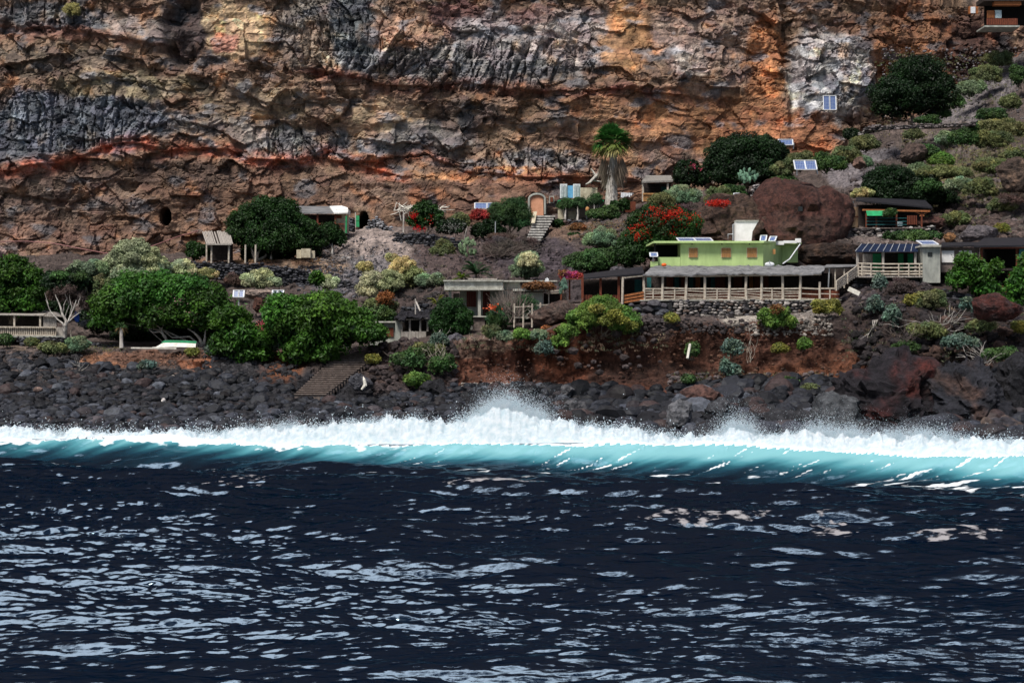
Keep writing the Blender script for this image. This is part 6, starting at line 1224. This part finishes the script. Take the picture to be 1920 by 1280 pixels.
for k in range(80):
    el = math.asin(r.uniform(-.55, .98)); a = r.uniform(0, 6.28); v = np.array([math.cos(a)*math.cos(el), math.sin(a)*math.cos(el), math.sin(el)]); c = top+v*np.array([1.15, 1.1, 1.25]); m.bar(top+[0, 0, -.4], c, .05, .03, (.12,.2,.05)); col = (.05,.17,.035) if el > -.1 else (.17,.22,.05) if el > -.4 else (.3,.26,.1); fan(m, c, v+[0, 0, .1], 1.4, r, col, 16, .2 if el > 0 else .5)
m.build('crown', M['leaf'], T)
def feather_palm(name, label, x, y, d, L_, n, col, seed, trunk=None, lo=.1, cat='palm'):
    T = thing(name, label, cat, P(x, trunk or y, d)); r = rs(seed); m = MB(); c = P(x, y, d)
    for k in range(n):
        a = r.uniform(0, 6.28); el = r.uniform(lo, 1.35); v = np.array([math.cos(a)*math.cos(el), math.sin(a)*math.cos(el), math.sin(el)]); q = np.linspace(0, 1, 12)[:, None]; L2 = L_*r.uniform(.75, 1.1)
        pts = c+v*L2*q+np.array([0, 0, -1.])*(.42*L2*q**2); m.tube(pts, np.linspace(.035, .01, 12), 4, np.array(col)*1.2); s = unit(np.cross(v, [0, 0, 1.])+1e-3)
        for i in range(1, 12):
            for sg in (-1, 1):
                for h in (0, .5):
                    b = pts[i]*(1-h)+pts[i-1]*h; blade(m, b, s*sg+v*.7+[0, 0, .15], [0, 0, 1.], L2*.3*math.sin(.5+i/12*2.3), .035, .3, np.array(col)*r.uniform(.7, 1.3), 3)
    m.build('crown', M['leaf'], T); m = MB(); m.tube([P(x, trunk or y+8, d), c], [.12, .1], 8); m.build('trunk', M['bark'], T)
feather_palm('palm','low feathery dark palm behind the flat concrete roof',893,514,143,2.1,34,(.05,.11,.05),501)
feather_palm('palm','yellowing young palm left of the concrete porch',821,572,136,1.5,13,(.24,.26,.05),502,trunk=592)
feather_palm('banana_plant','bright yellow-green broad leafed plant beside the feathery palm',866,521,142,.9,20,(.25,.36,.05),503,cat='plant')
T = thing('dragon_tree', 'slender little tree with one tufted head left of the boat', 'tree', P(228, 651, 134.5)); r = rs(510); m = MB(); m.tube([P(228, 652, 134.5), P(227.5, 636, 134.5), P(227.5, 614, 134.5)], [.2, .15, .13], 8); m.build('trunk', M['bark_pale'], T)
m = MB()
for k in range(150):
    v = unit(r.randn(3)*[1, 1, .7]+[0, 0, .15]); blade(m, P(227.5, 611, 134.5), v, unit(np.cross(v, r.randn(3))), r.uniform(.45, .75), .035, .35, np.array((.05,.1,.035) if v[2] > -.1 else (.2,.14,.06))*r.uniform(.6, 1.3), 3)
m.build('crown', M['leaf'], T)
def cactus(label, x, y, rx, ry, d, n, col, seed):
    T = thing('prickly_pear', label, 'cactus', P(x, y+ry, d)); r = rs(seed); m = MB(); V, Fc = ICO[2]
    for k in range(n):
        a = r.uniform(0, 6.28); q = math.sqrt(r.rand()); c = P(x+rx*q*math.cos(a), y+ry*q*math.sin(a), d+r.uniform(-.6, .6)); s = r.uniform(.2, .3); th = r.uniform(-.8, .8); ps = r.uniform(-1, 1)
        W = V*np.array([s*.62, s*.16, s]); R = np.array([[math.cos(th), 0, math.sin(th)], [0, 1, 0], [-math.sin(th), 0, math.cos(th)]]); R2 = np.array([[math.cos(ps), -math.sin(ps), 0], [math.sin(ps), math.cos(ps), 0], [0, 0, 1]]); m.add(W@R.T@R2.T+c, Fc, np.array(col)*r.uniform(.6, 1.3))
    m.build('pads', M['leaf'], T, True); m = MB(); limb(m, P(x, y+ry, d), P(x, y, d), .12, .07, r); m.build('stem', M['bark'], T)
cactus('prickly pear with pale green pads beside the olive bush',878,464,17,16,157,46,(.2,.3,.16),601); cactus('prickly pear clump standing above the yellow-green bush at the dark tree',1402,330,18,13,160,48,(.16,.3,.2),602); cactus('small prickly pear left of the pergola hut',1056,536,8,12,133.5,16,(.1,.18,.13),603)
# -- papaya like trees on the porch, creepers
for (lab, x, y, y1) in (('thin papaya-like tree at the left of the porch',1060,386,411),('middle umbrella leafed little tree before the porch',1083,384,414),('umbrella leafed tree at the right of the porch',1114,378,408)):
    p('papaya_tree', lab, 'tree', [(x, y, 17, 7), (x+4, y-6, 11, 6)], 'tamarisk', base=(x, y1), d=166.5, trunks=[([(x, y1), (x, y)], .1)], size=.28, bark='bark_pale')
B2('trailing pink and orange creeper on the lower red roof of the hut',1070,516,18,4,'redleaf',d=135,flowers=((.6,.1,.3),30,.1,[(1066,515,16,4)]),mix=[('rust',.6,[(1058,512,9,4)])])
B2('rust coloured creeper over the right end of the concrete roof',1010,536,32,5,'rust',d=134.4,dens=.8); B2('reddish creeper hanging beside the brown rock ledge',1030,620,14,10,'rust',d=130.4,dens=.6); B2('small green vine on the awning hut beam',1669,399,10,8,'mid',d=148.2)
B2('dark bush in the deep shade left of the whitewashed steps',940,445,30,8,'brown',d=160,dens=.7); B2('bushy undergrowth at the cave house foot',575,470,26,12,'black',d=161)
m = MB(); m.tube([P(928.5, 450, 161), P(929, 415, 161)], .05, 5); one('pole', 'thin grey pole in front of the tamarisk', 'pole', m, 'metal')
# grass tufts on banks and terraces
r = rs(700); mb = MB()
def tuft(n, x0, x1, y0, y1, h, cols):
    for k in range(n):
        x, y = r.uniform(x0, x1), r.uniform(y0, y1); c = G(x, y, .0); col = cols[r.randint(len(cols))]
        for q in range(7): v = r.randn(3)*[.5, .5, .1]+[0, 0, 1]; blade(mb, c+r.randn(3)*[.12, .12, 0], v, [0, 1, .1], h*r.uniform(.5, 1.2), .022, .3, np.array(col)*r.uniform(.6, 1.3), 3)
tuft(260, 440, 600, 478, 492, .35, [(.3,.17,.08),(.22,.14,.07)]); tuft(120, 60, 230, 645, 662, .3, [(.25,.2,.1),(.12,.15,.06)]); tuft(1500, 1690, 1920, 250, 430, .42, [(.3,.3,.12),(.14,.17,.07),(.2,.15,.08)]); tuft(300, 1580, 1920, 560, 690, .4, [(.12,.13,.07),(.2,.14,.09),(.07,.1,.05)])
tuft(220, 1260, 1600, 700, 725, .3, [(.1,.13,.05),(.2,.15,.1)]); tuft(200, 850, 1250, 625, 660, .35, [(.12,.13,.07),(.22,.15,.1)]); tuft(200, 560, 1000, 490, 560, .3, [(.18,.16,.1),(.13,.11,.08)]); tuft(250, 1050, 1200, 415, 450, .3, [(.25,.15,.07),(.14,.14,.07)]); tuft(500, 1640, 1900, 100, 260, .4, [(.14,.17,.07),(.22,.2,.1)])
tag(mb.build('grass', M['leaf']), 'sparse dry and green grass tufts on banks and terraces', 'grass', kind='stuff')
print('LEAVES', NL[0])
